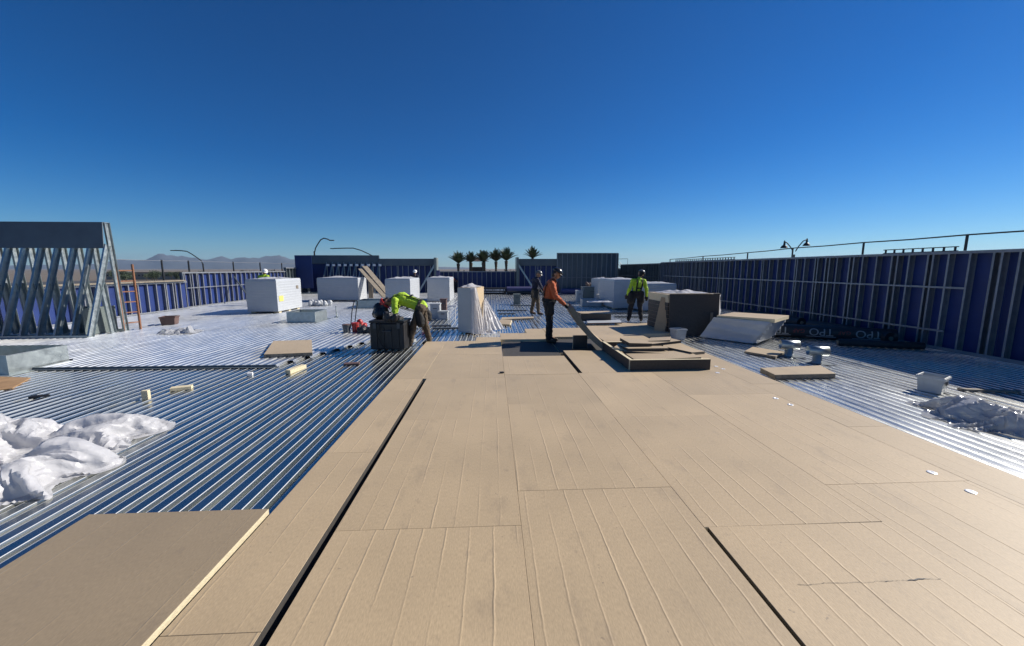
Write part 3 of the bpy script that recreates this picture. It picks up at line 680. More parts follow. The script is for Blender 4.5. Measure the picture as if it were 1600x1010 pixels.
# ---------------------------------------------------------------- wrapped stacks of boards
def wrapped_stack(label, corner, w, l, h, rz=0.0, seed=1, top_tarp=True, layers=12, z=0.0, feet=True, mark=False, face='white'):
    """corner = front left corner on the deck; w to the right, l away from the viewer"""
    rnd = random.Random(seed)
    t = thing('wrapped_stack', label, 'stack', (corner[0], corner[1], z), rz, 'white wrapped stacks of insulation boards')
    fz = .07 if feet else 0.0
    # wrapped body: layered sides, slightly uneven
    mb = MB(); nu, nv, nl = 5, 8, layers * 2
    def ring(zz, sh, k):
        pts = []
        for i in range(nu): pts.append((i / nu * w, 0))
        for i in range(nv): pts.append((w, i / nv * l))
        for i in range(nu): pts.append((w - i / nu * w, l))
        for i in range(nv): pts.append((0, l - i / nv * l))
        out = []
        for (x, y) in pts:
            ox = (x - w / 2) / (w / 2); oy = (y - l / 2) / (l / 2)
            s_ = sh + .010 * nz(x * 2 + seed, y * 2, zz * 2.5)
            out.append((x + ox * s_, y + oy * s_, zz)); 
        return out
    n = 2 * (nu + nv); vs_ = []; fs = []
    for k in range(nl + 1):
        zz = fz + (h - fz) * k / nl; sh = -.005 if k % 2 else .0
        if k == nl: sh = -.02
        vs_ += ring(zz, sh, k)
    for k in range(nl):
        for i in range(n): fs.append((k * n + i, k * n + (i + 1) % n, (k + 1) * n + (i + 1) % n, (k + 1) * n + i))
    fs.append(tuple(nl * n + i for i in range(n))); fs.append(tuple(range(n - 1, -1, -1)))
    mb.add(vs_, fs); ob('wrap', mb.mesh('wrap', face), t)
    if feet:
        for fx in (.15, w - .15):
            for fy in (.25, l / 2, l - .25):
                mb = MB(); mb.box((fx, fy, fz / 2), (.2, .2, fz)); ob('foot', mb.mesh('foot', 'foam'), t)
    if top_tarp: crumple('loose_wrap', None, None, (w / 2, l / 2, h - .004), 0, w * .92, l * .92, .10, 'plastic', seed + 3, 60, parent=t, outline=.03)
    if mark:
        mb = MB(); mb.box((0, 0, 0), (.004, .32, .22)); ob('paper_label', mb.mesh('paper_label', 'yellow'), t, (w + .012, .28, h * .42))
        mb = MB(); mb.box((0, 0, 0), (.004, .18, .14)); ob('printed_label', mb.mesh('printed_label', 'wood_grey'), t, (w + .012, l - .35, h * .72))
    return t
c = at(387, 490, UP); wrapped_stack('leftmost white wrapped stack, its right side sunlit, a worker behind it', c, 1.20, 2.0, 1.36, 0, 1, z=UP, mark=True)
c = at(497, 471, UP); wrapped_stack('long white wrapped stack below the bright slanting studs', c, 2.25, 1.22, 1.28, R(-3), 2, z=UP)
c = at(603, 479, UP); wrapped_stack('white wrapped stack directly behind the bending worker', c, 1.17, 2.4, 1.3, 0, 3, z=UP)
c = at(668, 472.5); wrapped_stack('white wrapped stack just left of the half unwrapped tan stack, further back', c, 1.22, 2.3, 1.33, 0, 4)
c = at(958, 484); wrapped_stack('white wrapped stack behind the worker in yellow who faces away', c, 1.26, 2.4, 1.34, 0, 5)
c = at(1003, 488); wrapped_stack('grey white wrapped stack left of the big dark board stack', c, 1.45, 2.2, 1.2, R(2), 6)
c = at(934, 474); wrapped_stack('low far white stack left of the stack behind the yellow worker', c, .62, 1.5, 1.28, 0, 8, feet=False)

# half unwrapped stack with plastic hanging off it
c = at(716, 521)
st = thing('unwrapped_stack', 'half unwrapped tan board stack with plastic hanging down its right side', 'stack', (c.x, c.y, 0), R(-17))
mb = MB(); mb.box((.24, .45, .67), (.48, .9, 1.24)); bevel(ob('board_block', mb.mesh('board_block', ['facer_lit']), st))
mb = MB(); mb.box((.225, -.012, .66), (.43, .012, 1.26)); ob('wrapped_side', mb.mesh('wrapped_side', 'white'), st)
for fx, fy in ((.12, .2), (.36, .2), (.12, .7), (.36, .7)): mb = MB(); mb.box((fx, fy, .025), (.14, .14, .05)); ob('foot', mb.mesh('foot', 'foam'), st)
crumple('loose_wrap', None, None, (.26, .42, 1.288), 0, .50, .85, .14, 'plastic', 17, 40, parent=st, outline=.05)
def drape(parent, path_top, path_bot, bulge, seed, m='plastic', nx=22, ny=26):
    """hanging folded sheet between two polylines"""
    vs_ = []; fs = []
    def lerp(path, t):
        q = t * (len(path) - 1); k = min(int(q), len(path) - 2); return Vector(path[k]).lerp(Vector(path[k + 1]), q - k)
    for j in range(ny + 1):
        v = j / ny
        for i in range(nx + 1):
            u = i / nx; a, b = lerp(path_top, u), lerp(path_bot, u); p_ = a.lerp(b, v)
            f = bulge * (.4 + v) * (abs(((u * 5 + .5 * nz(u * 3, v * 2, seed)) % 1) - .5) * 2 - .5) + .5 * bulge * nz(u * 6, v * 5, seed)
            p_ += Vector((.5, -1, 0)).normalized() * f; p_.z = max(.012, p_.z + .3 * bulge * nz(u * 7, v * 9, seed + 2))
            vs_.append(p_)
    for j in range(ny):
        for i in range(nx): fs.append((j * (nx + 1) + i, j * (nx + 1) + i + 1, (j + 1) * (nx + 1) + i + 1, (j + 1) * (nx + 1) + i))
    mb = MB(); mb.add(vs_, fs); return ob('hanging_wrap', mb.mesh('hanging_wrap', m, True), parent)
drape(st, [(.40, -.035, 1.30), (.51, .0, 1.30), (.52, .12, 1.3)], [(.44, -.10, .02), (.66, -.08, .02), (.80, .1, .03)], .03, 5)
drape(st, [(.52, .75, .85), (.52, .92, .95)], [(.60, .35, .02), (1.10, .95, .02)], .05, 14)
crumple('fallen_wrap', None, None, (.78, .15, .004), 0, .55, .45, .16, 'plastic', 19, 36, parent=st)

# stack standing behind the cut pieces: bare boards on edge, dark face to the viewer
c = at(1043, 525)
st = thing('board_stack', 'big dark board stack with pale board edges on top, right of the yellow worker', 'stack', (c.x, c.y, 0), R(1))
for k in range(10):
    me = board_mesh(1.40 - .006 * (k % 3), 1.3, .105, ('facer', 'facer_back', 'facer_back') if k < 8 else ('facer', 'foam', 'facer_back')); ob('board', me, st, (.70 + random.uniform(-.012, .012), .72 + (.05 if k > 8 else 0) + random.uniform(-.01, .01), .04 + k * .108))  # lower boards get dark side colour standing in for shade on the left
mb = MB(); mb.box((.69, -.03, .57), (1.38, .05, 1.14), 0, (R(-2), 0, 0)); ob('front_board', mb.mesh('front_board', 'facer_back'), st)
mb = MB(); mb.box((.69, -.028, 1.155), (1.38, .05, .012), 0, (R(-2), 0, 0)); ob('board_edge', mb.mesh('board_edge', 'foam'), st)
mb = MB(); mb.box((1.16, -.085, .46), (.07, .02, .36)); ob('batten', mb.mesh('batten', 'wood_grey'), st)
crumple('loose_wrap', None, None, (.72, .8, 1.12), 0, 1.35, 1.1, .14, 'plastic', 23, 60, parent=st, outline=.06)
drape(st, [(1.41, -.02, 1.12), (1.43, .5, 1.12)], [(1.44, -.02, .25), (1.50, .5, .3)], .05, 6)

# slipped stack: layers sliding out to the right
cA = at(1097, 528); cB = at(1182, 539)
ang = math.atan2(cB.y - cA.y, cB.x - cA.x)
st = thing('slipped_stack', 'slipped stack with wavy white wrap and a bare tan board on top', 'stack', (cA.x, cA.y, 0), ang)
nl = 7; wS = (cB - cA).length
for k in range(nl):
    me = board_mesh(wS, 1.15, .085, ('white', 'white', 'white') if k < nl - 1 else ('facer', 'foam', 'facer_back'))
    ob('board', me, st, (wS / 2 + .055 * k + random.uniform(-.012, .012), .60 + random.uniform(-.01, .01), .02 + k * .089), (0, R(-1.0), random.uniform(-.01, .01)))
vs_ = []; fs = []; nx, ny = 20, 12
for j in range(ny + 1):
    for i in range(nx + 1):
        u, v = i / nx, j / ny
        vs_.append((u * (wS - .02) + .33 * v - .06, -.01 - .03 * abs(nz(u * 3 + v * 2, v * 4 - u, 3)) - .012 * math.sin(v * 14 + u * 3), .02 + v * .56))
for j in range(ny):
    for i in range(nx): fs.append((j * (nx + 1) + i, j * (nx + 1) + i + 1, (j + 1) * (nx + 1) + i + 1, (j + 1) * (nx + 1) + i))
mb = MB(); mb.add(vs_, fs); ob('front_wrap', mb.mesh('front_wrap', 'white', True), st)

# ---------------------------------------------------------------- pile of cut pieces in the middle
f0 = at(984, 580, BT)
pile = thing('board_tray', 'open box of dark boards on edge, pale cut pieces heaped inside it', 'box', (f0.x, f0.y, BT + .003))
W, D_, Hh = 1.40, 1.72, .185
def plate(name, c_, d_, mi, rot=None, parent=pile, m=('facer_back', 'foam')):
    mb = MB(); mb.box((0, 0, 0), d_, 0); me = mb.mesh(name, list(m)); o = ob(name, me, parent, c_, rot or (0, 0, 0)); return o
def edged(name, c_, d_, parent, rot=(0, 0, 0), top='foam', face='facer_back'):
    """board on edge: dark faces, pale top rim and ends"""
    mb = MB(); mb.box((0, 0, 0), d_, [1, 1, 0, 0 if d_[0] < d_[1] else 1, 0, 0 if d_[0] < d_[1] else 1])
    return bevel(ob(name, mb.mesh(name, [face, top]), parent, c_, rot), .003)
edged('front_side', (W / 2, .03, Hh / 2), (W, .06, Hh), pile)
edged('left_side', (.03, D_ / 2 + .031, Hh / 2), (.06, D_ - .06, Hh), pile)
edged('right_side', (W - .035, .6, Hh / 2 - .02), (.05, 1.05, Hh - .04), pile)
edged('rear_side', (W / 2, D_ - .05, Hh / 2), (W - .2, .06, Hh), pile)
def loose(label, px, py, w, l, t, rz, z, tilt=(0, 0), name='board_offcut', mats=('facer', 'foam', 'facer_back'), cat='offcut', grp=None):
    c_ = at(px, py, z + t); o = ob(name, board_mesh(w, l, t, mats), None, (c_.x, c_.y, z), (tilt[0], tilt[1], rz)); return tag(o, label, cat, grp)
g_ = 'cut pieces heaped in the tray'
dm = ('facer', 'facer_back', 'facer_back')
def in_tray(label, x, y, z, w, l, t, rz, tilt=(0, 0), mats=dm):
    o = ob('board_offcut', board_mesh(w, l, t, mats), None, (f0.x + x, f0.y + y, BT + z), (R(tilt[0]), R(tilt[1]), R(rz))); return tag(o, label, 'offcut', g_)
in_tray('largest tan cut board lying across the front of the open box', .72, .40, .115, 1.18, .52, .065, 2, (1.5, -1.5))
in_tray('tan offcut sticking out at the right of the open box', 1.32, .72, .16, .42, .5, .055, 30, (1, 4))
in_tray('dark cut board under the topmost pieces in the open box', .62, .86, .14, .95, .62, .05, -8, (-1, 2))
in_tray('second dark cut board in the middle of the heap', .55, .92, .20, .80, .55, .045, 5, (-2, 1))
in_tray('long narrow cut strip across the back of the heap', .88, 1.12, .235, .95, .34, .05, 8, (-2, -4))
in_tray('topmost tan offcut on the left of the heap', .46, 1.02, .275, .46, .42, .055, 6, (3, 3))
in_tray('pale offcut wedge on the left rim of the heap', .22, .95, .185, .30, .36, .04, -38, (4, 8), ('facer', 'foam', 'facer_back'))
in_tray('small tan offcut leaning on the right rear of the heap', 1.05, 1.25, .275, .40, .30, .045, -28, (4, -7))

# sheet that the worker in orange lifts: a warped pair of boards, one end on the floor
def bent_board(name, a, b, width_vec, t, sag, m, n=14):
    a, b, wv = Vector(a), Vector(b), Vector(width_vec); vs_ = []; fs = []
    for i in range(n + 1):
        u = i / n; p_ = a.lerp(b, u) + Vector((0, 0, -sag * math.sin(math.pi * u)))
        d = (b - a).normalized(); nn = wv.cross(d).normalized(); nn = nn if nn.z > 0 else -nn
        for q in (p_, p_ + wv, p_ + wv + nn * t, p_ + nn * t): vs_.append(q)
    mi = []
    for i in range(n):
        k = i * 4
        fs += [(k, k + 4, k + 5, k + 1), (k + 2, k + 6, k + 7, k + 3), (k, k + 3, k + 7, k + 4), (k + 1, k + 5, k + 6, k + 2)]; mi += [2, 0, 1, 1]
    fs += [(0, 1, 2, 3), (n * 4 + 3, n * 4 + 2, n * 4 + 1, n * 4)]; mi += [1, 1]
    mb = MB(); mb.add(vs_, fs, mi); return ob(name, mb.mesh(name, list(m)), None)
lo = at(945, 549, BT); 
hb = bent_board('insulation_board', (lo.x - .02, lo.y, BT + .015), (1.70, 8.62, .90), (.10, 1.15, 0), .12, .10, ('facer', 'olive_edge', 'facer_back'))
tag(hb, 'warped board held up at one end by the worker in orange', 'board')
ub = edged('upright_board', (0, 0, 0), (.32, .05, .30), None); c = at(906, 545, .05); ub.location = (c.x, c.y, .045 + .155); tag(ub, 'small dark board standing on edge under the lifted board', 'board')

# ---------------------------------------------------------------- other loose boards
def flat_board(label, pts, t, z, mats=('facer', 'foam', 'facer_back'), name='insulation_board', grp=None, cat='board'):
    """board from its top corners in the photo, pushed down to lie on z"""
    P = [at(x, y, z + t) for x, y in pts]; cx = sum((q for q in P), Vector()) / 4
    top = [(q - cx) for q in P]; mb = MB()
    vs_ = [(q.x, q.y, 0) for q in top] + [(q.x, q.y, t) for q in top]
    mb.add(vs_, [(0, 3, 2, 1), (4, 5, 6, 7), (0, 1, 5, 4), (1, 2, 6, 5), (2, 3, 7, 6), (3, 0, 4, 7)], [2, 0, 1, 1, 1, 1])
    return tag(bevel(ob(name, mb.mesh(name, list(mats)), None, (cx.x, cx.y, z)), .004), label, cat, grp)
gm = ('facer', 'wood_grey', 'facer_back')
flat_board('tan board lying on the bright ribs, left of the black tool chest', [(412, 554), (488, 551), (487, 531), (427, 533)], .07, UP, gm)
flat_board('tan board lying on the ribs right of the insulation edge', [(1211, 586), (1306, 584), (1282, 571), (1188, 575)], .08, 0, gm)
flat_board('small tan board in front of the left pipe vent', [(1163, 549), (1212, 557), (1226, 550), (1176, 542)], .05, 0, gm)
flat_board('dark slab board behind the held board, seen end on', [(908, 490), (955, 490), (952, 486), (900, 487)], .26, BT, ('facer', 'facer_back', 'facer_back'))
flat_board('pale bent board lying in front of the dark slab', [(918, 505), (972, 504), (968, 499), (916, 500)], .04, BT, ('white', 'brick', 'facer_back'))
flat_board('narrow tan board strip on the far deck behind the orange worker', [(783, 499), (834, 497), (834, 495), (784, 496)], .05, 0, gm)
flat_board('small tan board piece on the deck beside the hanging plastic', [(777, 506), (797, 507), (800, 500), (782, 499)], .05, 0)
flat_board('brown plywood sheet at the left edge beside the metal curb', [(-30, 612), (20, 606), (48, 590), (-10, 588)], .02, 0, ('wood', 'wood', 'wood'), 'plywood_sheet')
# leaning boards by the dark stack
def lean(label, px, py, w, h, rz, tilt, z=0.0):
    c_ = at(px, py, z); mb = MB(); mb.box((0, 0, h / 2), (w, .06, h), [1, 1, 0, 1, 0, 1])
    return tag(bevel(ob('insulation_board', mb.mesh('insulation_board', ['facer', 'foam']), None, (c_.x, c_.y, z + .02), (R(tilt), R(7), rz)), .004), label, 'board', 'boards leaning on the dark stack')
lean('front one of two narrow boards leaning against the big dark stack', 1029, 523, .30, 1.02, R(-40), -10)
lean('rear one of two narrow boards leaning against the big dark stack', 1021, 508, .30, .92, R(-40), -14)
# long planks leaning in front of the rear parapet
def plank(label, a, b, w, t, m='wood_grey', grp=None):
    mb = MB(); mb.bar(a, b, w, t); return tag(bevel(ob('plank', mb.mesh('plank', m)), .004), label, 'plank', grp)
a = at(604, 470, UP)
plank('upper wide brown plank sloping up behind the bending worker', (a.x + .35, a.y - .6, .35), (a.x - 1.4, a.y + .9, 1.95), .34, .05)
plank('lower brown plank sloping up behind the bending worker', (a.x + .15, a.y - .9, .30), (a.x - 1.55, a.y + .6, 1.80), .28, .05)
a = at(580, 466, UP); mb = MB(); mb.box((0, 0, .68), (.26, .06, 1.36)); tag(ob('post', mb.mesh('post', 'wood_grey'), None, (a.x, a.y, UP)), 'upright brown timber post beside the long white stack', 'post')
plank('pale timber batten on the deck near the clear plastic at right', (7.0, 5.35, .02), (7.75, 5.2, .02), .07, .03, 'wood_grey')

# ---------------------------------------------------------------- small offcuts and litter
def litter(label, px, py, d, rz, m, z=0.0, name='offcut', tilt=(0, 0)):
    c_ = at(px, py, z); mb = MB(); mb.box((0, 0, d[2] / 2), d); return tag(bevel(ob(name, mb.mesh(name, m), None, (c_.x, c_.y, z), (tilt[0], tilt[1], rz)), .004), label, 'offcut')
litter('pale foam wedge lying at the end of the grey closure strip', 463, 580, (.10, .42, .07), R(-12), 'foam', 0)
litter('dark brown offcut lying on the blue ribs near the tool chest', 550, 570, (.28, .12, .035), R(8), 'brick', 0)
litter('tiny white scrap on the ribs below the closure strip', 391, 587, (.08, .07, .05), R(20), 'print_white', 0)
litter('small tan block lying flat on the ribs, left of centre', 284, 609, (.26, .11, .05), R(25), 'foam', 0)
litter('small tan block standing upright on the ribs above the plastic sheet', 229, 624, (.08, .06, .13), R(10), 'foam', 0)
litter('small black scrap lying on the tan boards near the middle', 784, 583, (.07, .05, .02), R(10), 'black', BT + .003)
def glove():
    c_ = at(56, 622); t = thing('work_glove', 'dark work glove lying on the ribs at far left', 'glove', (c_.x, c_.y, .004), R(20))
    mb = MB(); mb.box((0, 0, .015), (.11, .08, .03)); ob('palm', mb.mesh('palm', 'black'), t)
    for k in range(4): mb = MB(); mb.tube([(.05, -.03 + .02 * k, .014), (.10, -.036 + .024 * k, .018), (.13, -.04 + .026 * k, .01)], .009, 6); ob('finger', mb.mesh('finger', 'black'), t)
glove()

# ---------------------------------------------------------------- sheet metal curbs
def curb(label, x0, x1, y0, y1, h, z=0.0, rz=0.0):
    t = thing('roof_curb', label, 'curb', (x0, y0, z), rz, 'open sheet metal roof curbs'); w, l = x1 - x0, y1 - y0; th = .006
    for nm, c_, d_ in (('front_side', (w / 2, th / 2, h / 2), (w, th, h)), ('rear_side', (w / 2, l - th / 2, h / 2), (w, th, h)),
                       ('left_side', (th / 2, l / 2, h / 2), (th, l - 2 * th - .002, h - .002)), ('right_side', (w - th / 2, l / 2, h / 2), (th, l - 2 * th - .002, h - .002))):
        mb = MB(); mb.box((0, 0, 0), d_); ob(nm, mb.mesh(nm, 'galv'), t, c_)
    mb = MB()
    for c_, d_ in (((w / 2, -.06, .004), (w + .2, .12, .005)), ((w / 2, l + .06, .004), (w + .2, .12, .005)), ((-.05, l / 2, .0045), (.1, l, .005)), ((w + .05, l / 2, .0045), (.1, l, .005))): mb.box(c_, d_)
    ob('base_flange', mb.mesh('base_flange', 'galv'), t)
    mb = MB()
    for c_, d_ in (((w / 2, .02, h + .002), (w, .04, .004)), ((w / 2, l - .02, h + .002), (w, .04, .004)), ((.02, l / 2, h + .0025), (.04, l - .08, .004)), ((w - .02, l / 2, h + .0025), (.04, l - .08, .004))): mb.box(c_, d_)
    ob('top_rim', mb.mesh('top_rim', 'galv'), t); return t
curb('big open metal curb at the left edge in front of the steel frame', -10.6, -8.33, 6.95, 7.92, .34, 0.0)
curb('small square metal curb in front of the two left white stacks', -6.84, -5.92, 13.2, 14.15, .34, UP)
c = at(556, 482, UP); curb('metal curb beside the long white stack, left of the bending worker', c.x, c.x + 1.15, c.y, c.y + 1.2, .34, UP)
# white plastic bundles
for (px, lab) in ((490, 'left one of three white plastic bundles behind the small curb'), (501, 'middle one of three white plastic bundles behind the small curb'), (513, 'right one of three white plastic bundles behind the small curb')):
    c = at(px, 478, UP); lumps('plastic_bundle', lab, 'bundle', (c.x, c.y, UP), .42, .5, .32, 'white', px, 5)
c = at(526, 496, UP); mb = MB(); mb.tube([(0, 0, 0), (0, 0, .42)], .022, 8); mb.lathe([(.09, 0), (.09, .02), (.03, .03)], 12)
tag(ob('vent_pipe', mb.mesh('vent_pipe', 'galv'), None, (c.x, c.y, UP)), 'thin vertical pipe standing beside the small metal curb', 'pipe')

# ---------------------------------------------------------------- pipe vents on the right
def tee_vent(label, px, py, rz):
    c_ = at(px, py); t = thing('pipe_vent', label, 'vent', (c_.x, c_.y, 0), rz, 'capped pipe vents on the right deck')
    mb = MB(); mb.lathe([(.095, 0), (.095, .02), (.075, .03), (.075, .20), (.07, .20), (.07, .03)], 20, caps=False); ob('riser', mb.mesh('riser', 'galv', True), t)
    mb = MB(); n = 20
    vs_ = []; fs = []
    for s in (-.17, .17):
        for rr in (.095, .085):
            for k in range(n): a_ = 2 * math.pi * k / n; vs_.append((s, math.cos(a_) * rr, .235 + math.sin(a_) * rr))
    for k in range(n):
        k2 = (k + 1) % n; fs += [(k, k2, 2 * n + k2, 2 * n + k), (n + k2, n + k, 3 * n + k, 3 * n + k2), (k2, k, n + k, n + k2), (2 * n + k, 2 * n + k2, 3 * n + k2, 3 * n + k)]
    mb.add(vs_, fs); ob('cross_pipe', mb.mesh('cross_pipe', 'galv', True), t)
    mb = MB(); mb.box((0, 0, .003), (.42, .36, .004)); ob('base_plate', mb.mesh('base_plate', 'slate'), t); return t
tee_vent('left one of two capped metal pipe vents on the right deck', 1232, 556, R(-18)); tee_vent('right one of two capped metal pipe vents on the right deck', 1276, 567, R(-18))

# ---------------------------------------------------------------- buckets and bins
def square_bucket(label, px, py, w, h, m='grey', rz=0.0, z=0.0, hollow=True, cat='bucket', text=True):
    c_ = at(px, py, z); t = thing('square_bucket', label, cat, (c_.x, c_.y, z + .002), rz)
    a_, b_ = w * .42, w * .5; mb = MB()
    def sq(r, zz): return [(-r, -r, zz), (r, -r, zz), (r, r, zz), (-r, r, zz)]
    vs_ = sq(a_, 0) + sq(b_, h) + sq(b_ - .012, h) + sq(a_ - .012, .02)
    fs = [(3, 2, 1, 0)] + [(i, (i + 1) % 4, 4 + (i + 1) % 4, 4 + i) for i in range(4)] + [(4 + i, 4 + (i + 1) % 4, 8 + (i + 1) % 4, 8 + i) for i in range(4)] + [(8 + i, 8 + (i + 1) % 4, 12 + (i + 1) % 4, 12 + i) for i in range(4)] + [(12, 13, 14, 15)]
    mb.add(vs_, fs); bevel(ob('body', mb.mesh('body', m), t), .012, 2)
    mb = MB()
    for i in range(4):
        s = ((0, -1), (1, 0), (0, 1), (-1, 0))[i]; mb.box((s[0] * (b_ + .006), s[1] * (b_ + .006), h - .025), (.012 if s[0] else w + .02, .012 if s[1] else w + .02, .03))
    ob('rim', mb.mesh('rim', m), t)
    if text:
        mb = MB(); mb.box((0, 0, 0), (w * .42, .003, .045), 0, (R(-8), 0, 0)); ob('dark_label', mb.mesh('dark_label', 'black'), t, (-.02, -(a_ + b_) / 2 - .016, h * .62))
    return t
square_bucket('grey square bucket with dark label near the shadow edge at right', 1455, 612, .29, .25, 'grey', R(28))
square_bucket('white square bucket in front of the big dark stack', 1059, 530, .30, .28, 'grey', R(8), text=False)
def round_bucket(label, px, py, r, h, m, z=0.0, lid=None):
    c_ = at(px, py, z); t = thing('bucket', label, 'bucket', (c_.x, c_.y, z + .002))
    mb = MB(); mb.lathe([(r * .86, 0), (r, h), (r * 1.06, h), (r * 1.06, h - .03), (r * 1.0, h - .035)], 18, caps=True); ob('body', mb.mesh('body', m, False), t)
    if lid: mb = MB(); mb.lathe([(r * 1.07, h + .002), (r * 1.07, h + .02), (r * .6, h + .03)], 18); ob('lid', mb.mesh('lid', lid), t)
    mb = MB(); mb.tube([(r * 1.02 * math.cos(a_), -.02 - .3 * r * math.sin(a_), h - .03 - r * .7 * math.sin(a_)) for a_ in [math.pi * k / 8 for k in range(9)]], .004, 5); ob('handle', mb.mesh('handle', 'galv'), t); return t
round_bucket('red bucket on the ribs left of the black tool chest', 556, 521, .10, .28, 'red', 0, 'red')
round_bucket('dark bucket with a rag on top, beside the red bucket', 542, 522, .105, .25, 'darkgrey', 0, 'brick')
c = at(566, 515); lumps('red_bag', 'red tool bag behind the red bucket', 'bag', (c.x, c.y, 0), .34, .3, .34, 'red', 71)
square_bucket('brown plastic tub on the bright ribs at left', 266, 507, .40, .26, 'brick', R(20), UP, text=False)
# hand truck
c = at(551, 517); t = thing('hand_truck', 'black hand truck with looped handle behind the red bucket', 'hand truck', (c.x, c.y, 0), R(-10))
for s, nm in ((-.06, 'side_rail'), (.06, 'side_rail')): mb = MB(); mb.tube([(s, 0, .08), (s * 1.1 + .02, .1, .55), (s * 1.0 + .05, .16, .80)], .014, 8); ob(nm, mb.mesh(nm, 'black'), t)
mb = MB(); mb.tube([(-.01, .16, .80), (0, .18, .86), (.05, .19, .885), (.10, .18, .86), (.11, .16, .80)], .014, 8); ob('handle', mb.mesh('handle', 'black'), t)
mb = MB(); mb.box((0, -.12, .02), (.36, .22, .012)); ob('toe_plate', mb.mesh('toe_plate', 'black'), t)
for s in (-.2, .2): mb = MB(); mb.tube([(s - .025, .05, .1), (s + .025, .05, .1)], .1, 14); ob('wheel', mb.mesh('wheel', 'rubber'), t)

# black tool chest and gear
c0 = at(579, 549); c1 = at(633, 549); wC = (c1 - c0).length
t = thing('tool_chest', 'big black tool chest the bending worker reaches into', 'tool chest', (c0.x, c0.y, 0), R(-4))
mb = MB(); mb.box((wC / 2, .28, .33), (wC, .56, .60)); bevel(ob('body', mb.mesh('body', 'black'), t), .03, 2)
mb = MB(); mb.box((wC / 2, .28, .655), (wC + .02, .58, .05)); bevel(ob('lid', mb.mesh('lid', 'black'), t), .012, 2)
for s in (.12, wC - .12):
    mb = MB(); mb.box((s, -.005, .57), (.07, .03, .12)); ob('latch', mb.mesh('latch', 'darkgrey'), t)
    mb = MB(); mb.tube([(s - .03, .28, .05), (s + .03, .28, .05)], .05, 12); ob('wheel', mb.mesh('wheel', 'rubber'), t)
for k in range(4): mb = MB(); mb.box((.14 + k * (wC - .28) / 3, -.006, .30), (.05, .02, .46)); ob('rib', mb.mesh('rib', 'black'), t)
mb = MB(); mb.tube([(wC / 2 - .1, -.01, .46), (wC / 2 - .08, -.05, .46), (wC / 2 + .08, -.05, .46), (wC / 2 + .1, -.01, .46)], .012, 6); ob('handle', mb.mesh('handle', 'darkgrey'), t)
def pack(label, px, py, w, d, h, z, m, seed, name='gear_bag'):
    c_ = at(px, py, z); return lumps(name, label, 'bag', (c_.x, c_.y, z), w, d, h, m, seed)
pack('black gear bag heaped on the left of the tool chest', 596, 498, .46, .40, .42, .68, 'black', 41)
pack('smaller black bag heaped on the middle of the tool chest', 612, 502, .36, .36, .24, .68, 'black', 44)
pack('low black bag lying on the ribs left of the tool chest', 571, 522, .5, .4, .3, 0, 'black', 47)
mb = MB()
pts = [(math.cos(a_) * (.15 + .012 * math.sin(a_ * 3)), math.sin(a_) * .12, .02 + a_ * .004) for a_ in [k * .4 for k in range(60)]]
mb.tube(pts, .011, 5); c = at(640, 538); tag(ob('hose_coil', mb.mesh('hose_coil', 'grey', True), None, (c.x, c.y, .02)), 'coil of grey hose hanging at the right end of the tool chest', 'hose', None)
c = at(600, 500, .69)
mb = MB(); pts = [(.10 * math.cos(a_) + .02 * math.sin(3 * a_), .08 * math.sin(a_), .012 + .003 * a_) for a_ in [k * .45 for k in range(46)]]; mb.tube(pts, .010, 5)
tag(ob('cable_coil', mb.mesh('cable_coil', 'black', True), None, (c.x + .34, c.y - .12, .69)), 'black cable coil on the front of the tool chest lid', 'cable')
mb = MB(); mb.tube([(0, 0, .66), (.02, -.06, .55), (-.03, -.08, .36), (.05, -.07, .16), (.16, -.12, .02), (.34, -.22, .012), (.5, -.18, .012)], .011, 6)
tag(ob('strap', mb.mesh('strap', 'strap', True), None, (c0.x + .22, c0.y - .01, 0)), 'loose black strap hanging down the front of the tool chest', 'strap')
# crates and bins behind the bending worker
def bin_(label, px, py, w, d, h, m, z=0.0, rz=0.0, name='storage_bin', open_=True):
    c_ = at(px, py, z); t = thing(name, label, 'bin', (c_.x, c_.y, z + .003), rz)
    mb = MB(); mb.box((0, d / 2, h / 2), (w, d, h)); bevel(ob('body', mb.mesh('body', m), t), .012, 2)
    mb = MB(); mb.box((0, d / 2, h - .01), (w + .03, d + .03, .035)); ob('lid', mb.mesh('lid', m), t)
    mb = MB(); mb.box((0, -.008, h * .7), (w * .4, .012, .03)); ob('handle', mb.mesh('handle', 'darkgrey'), t); return t
bin_('pale grey bin right of the bending worker', 680, 499, .34, .4, .55, 'grey')
bin_('tall dark box standing beside the pale grey bin', 693, 492, .24, .3, .62, 'brick')
bin_('low grey bin under the tall dark box', 692, 500, .34, .3, .30, 'grey')
round_bucket('red fuel can standing behind the bending worker', 664, 513, .12, .36, 'red', 0, 'red')
t_ = at(706, 500); st = thing('wire_stand', 'white wire stand beside the bins, left of the tan stack', 'stand', (t_.x, t_.y, 0))
for x_ in (-.08, .12): mb = MB(); mb.tube([(x_, 0, 0), (x_ + .02, .02, .5)], .018, 6); ob('leg', mb.mesh('leg', 'print_white'), st)
mb = MB(); mb.box((.03, .01, .50), (.28, .1, .05)); ob('shelf', mb.mesh('shelf', 'print_white'), st)
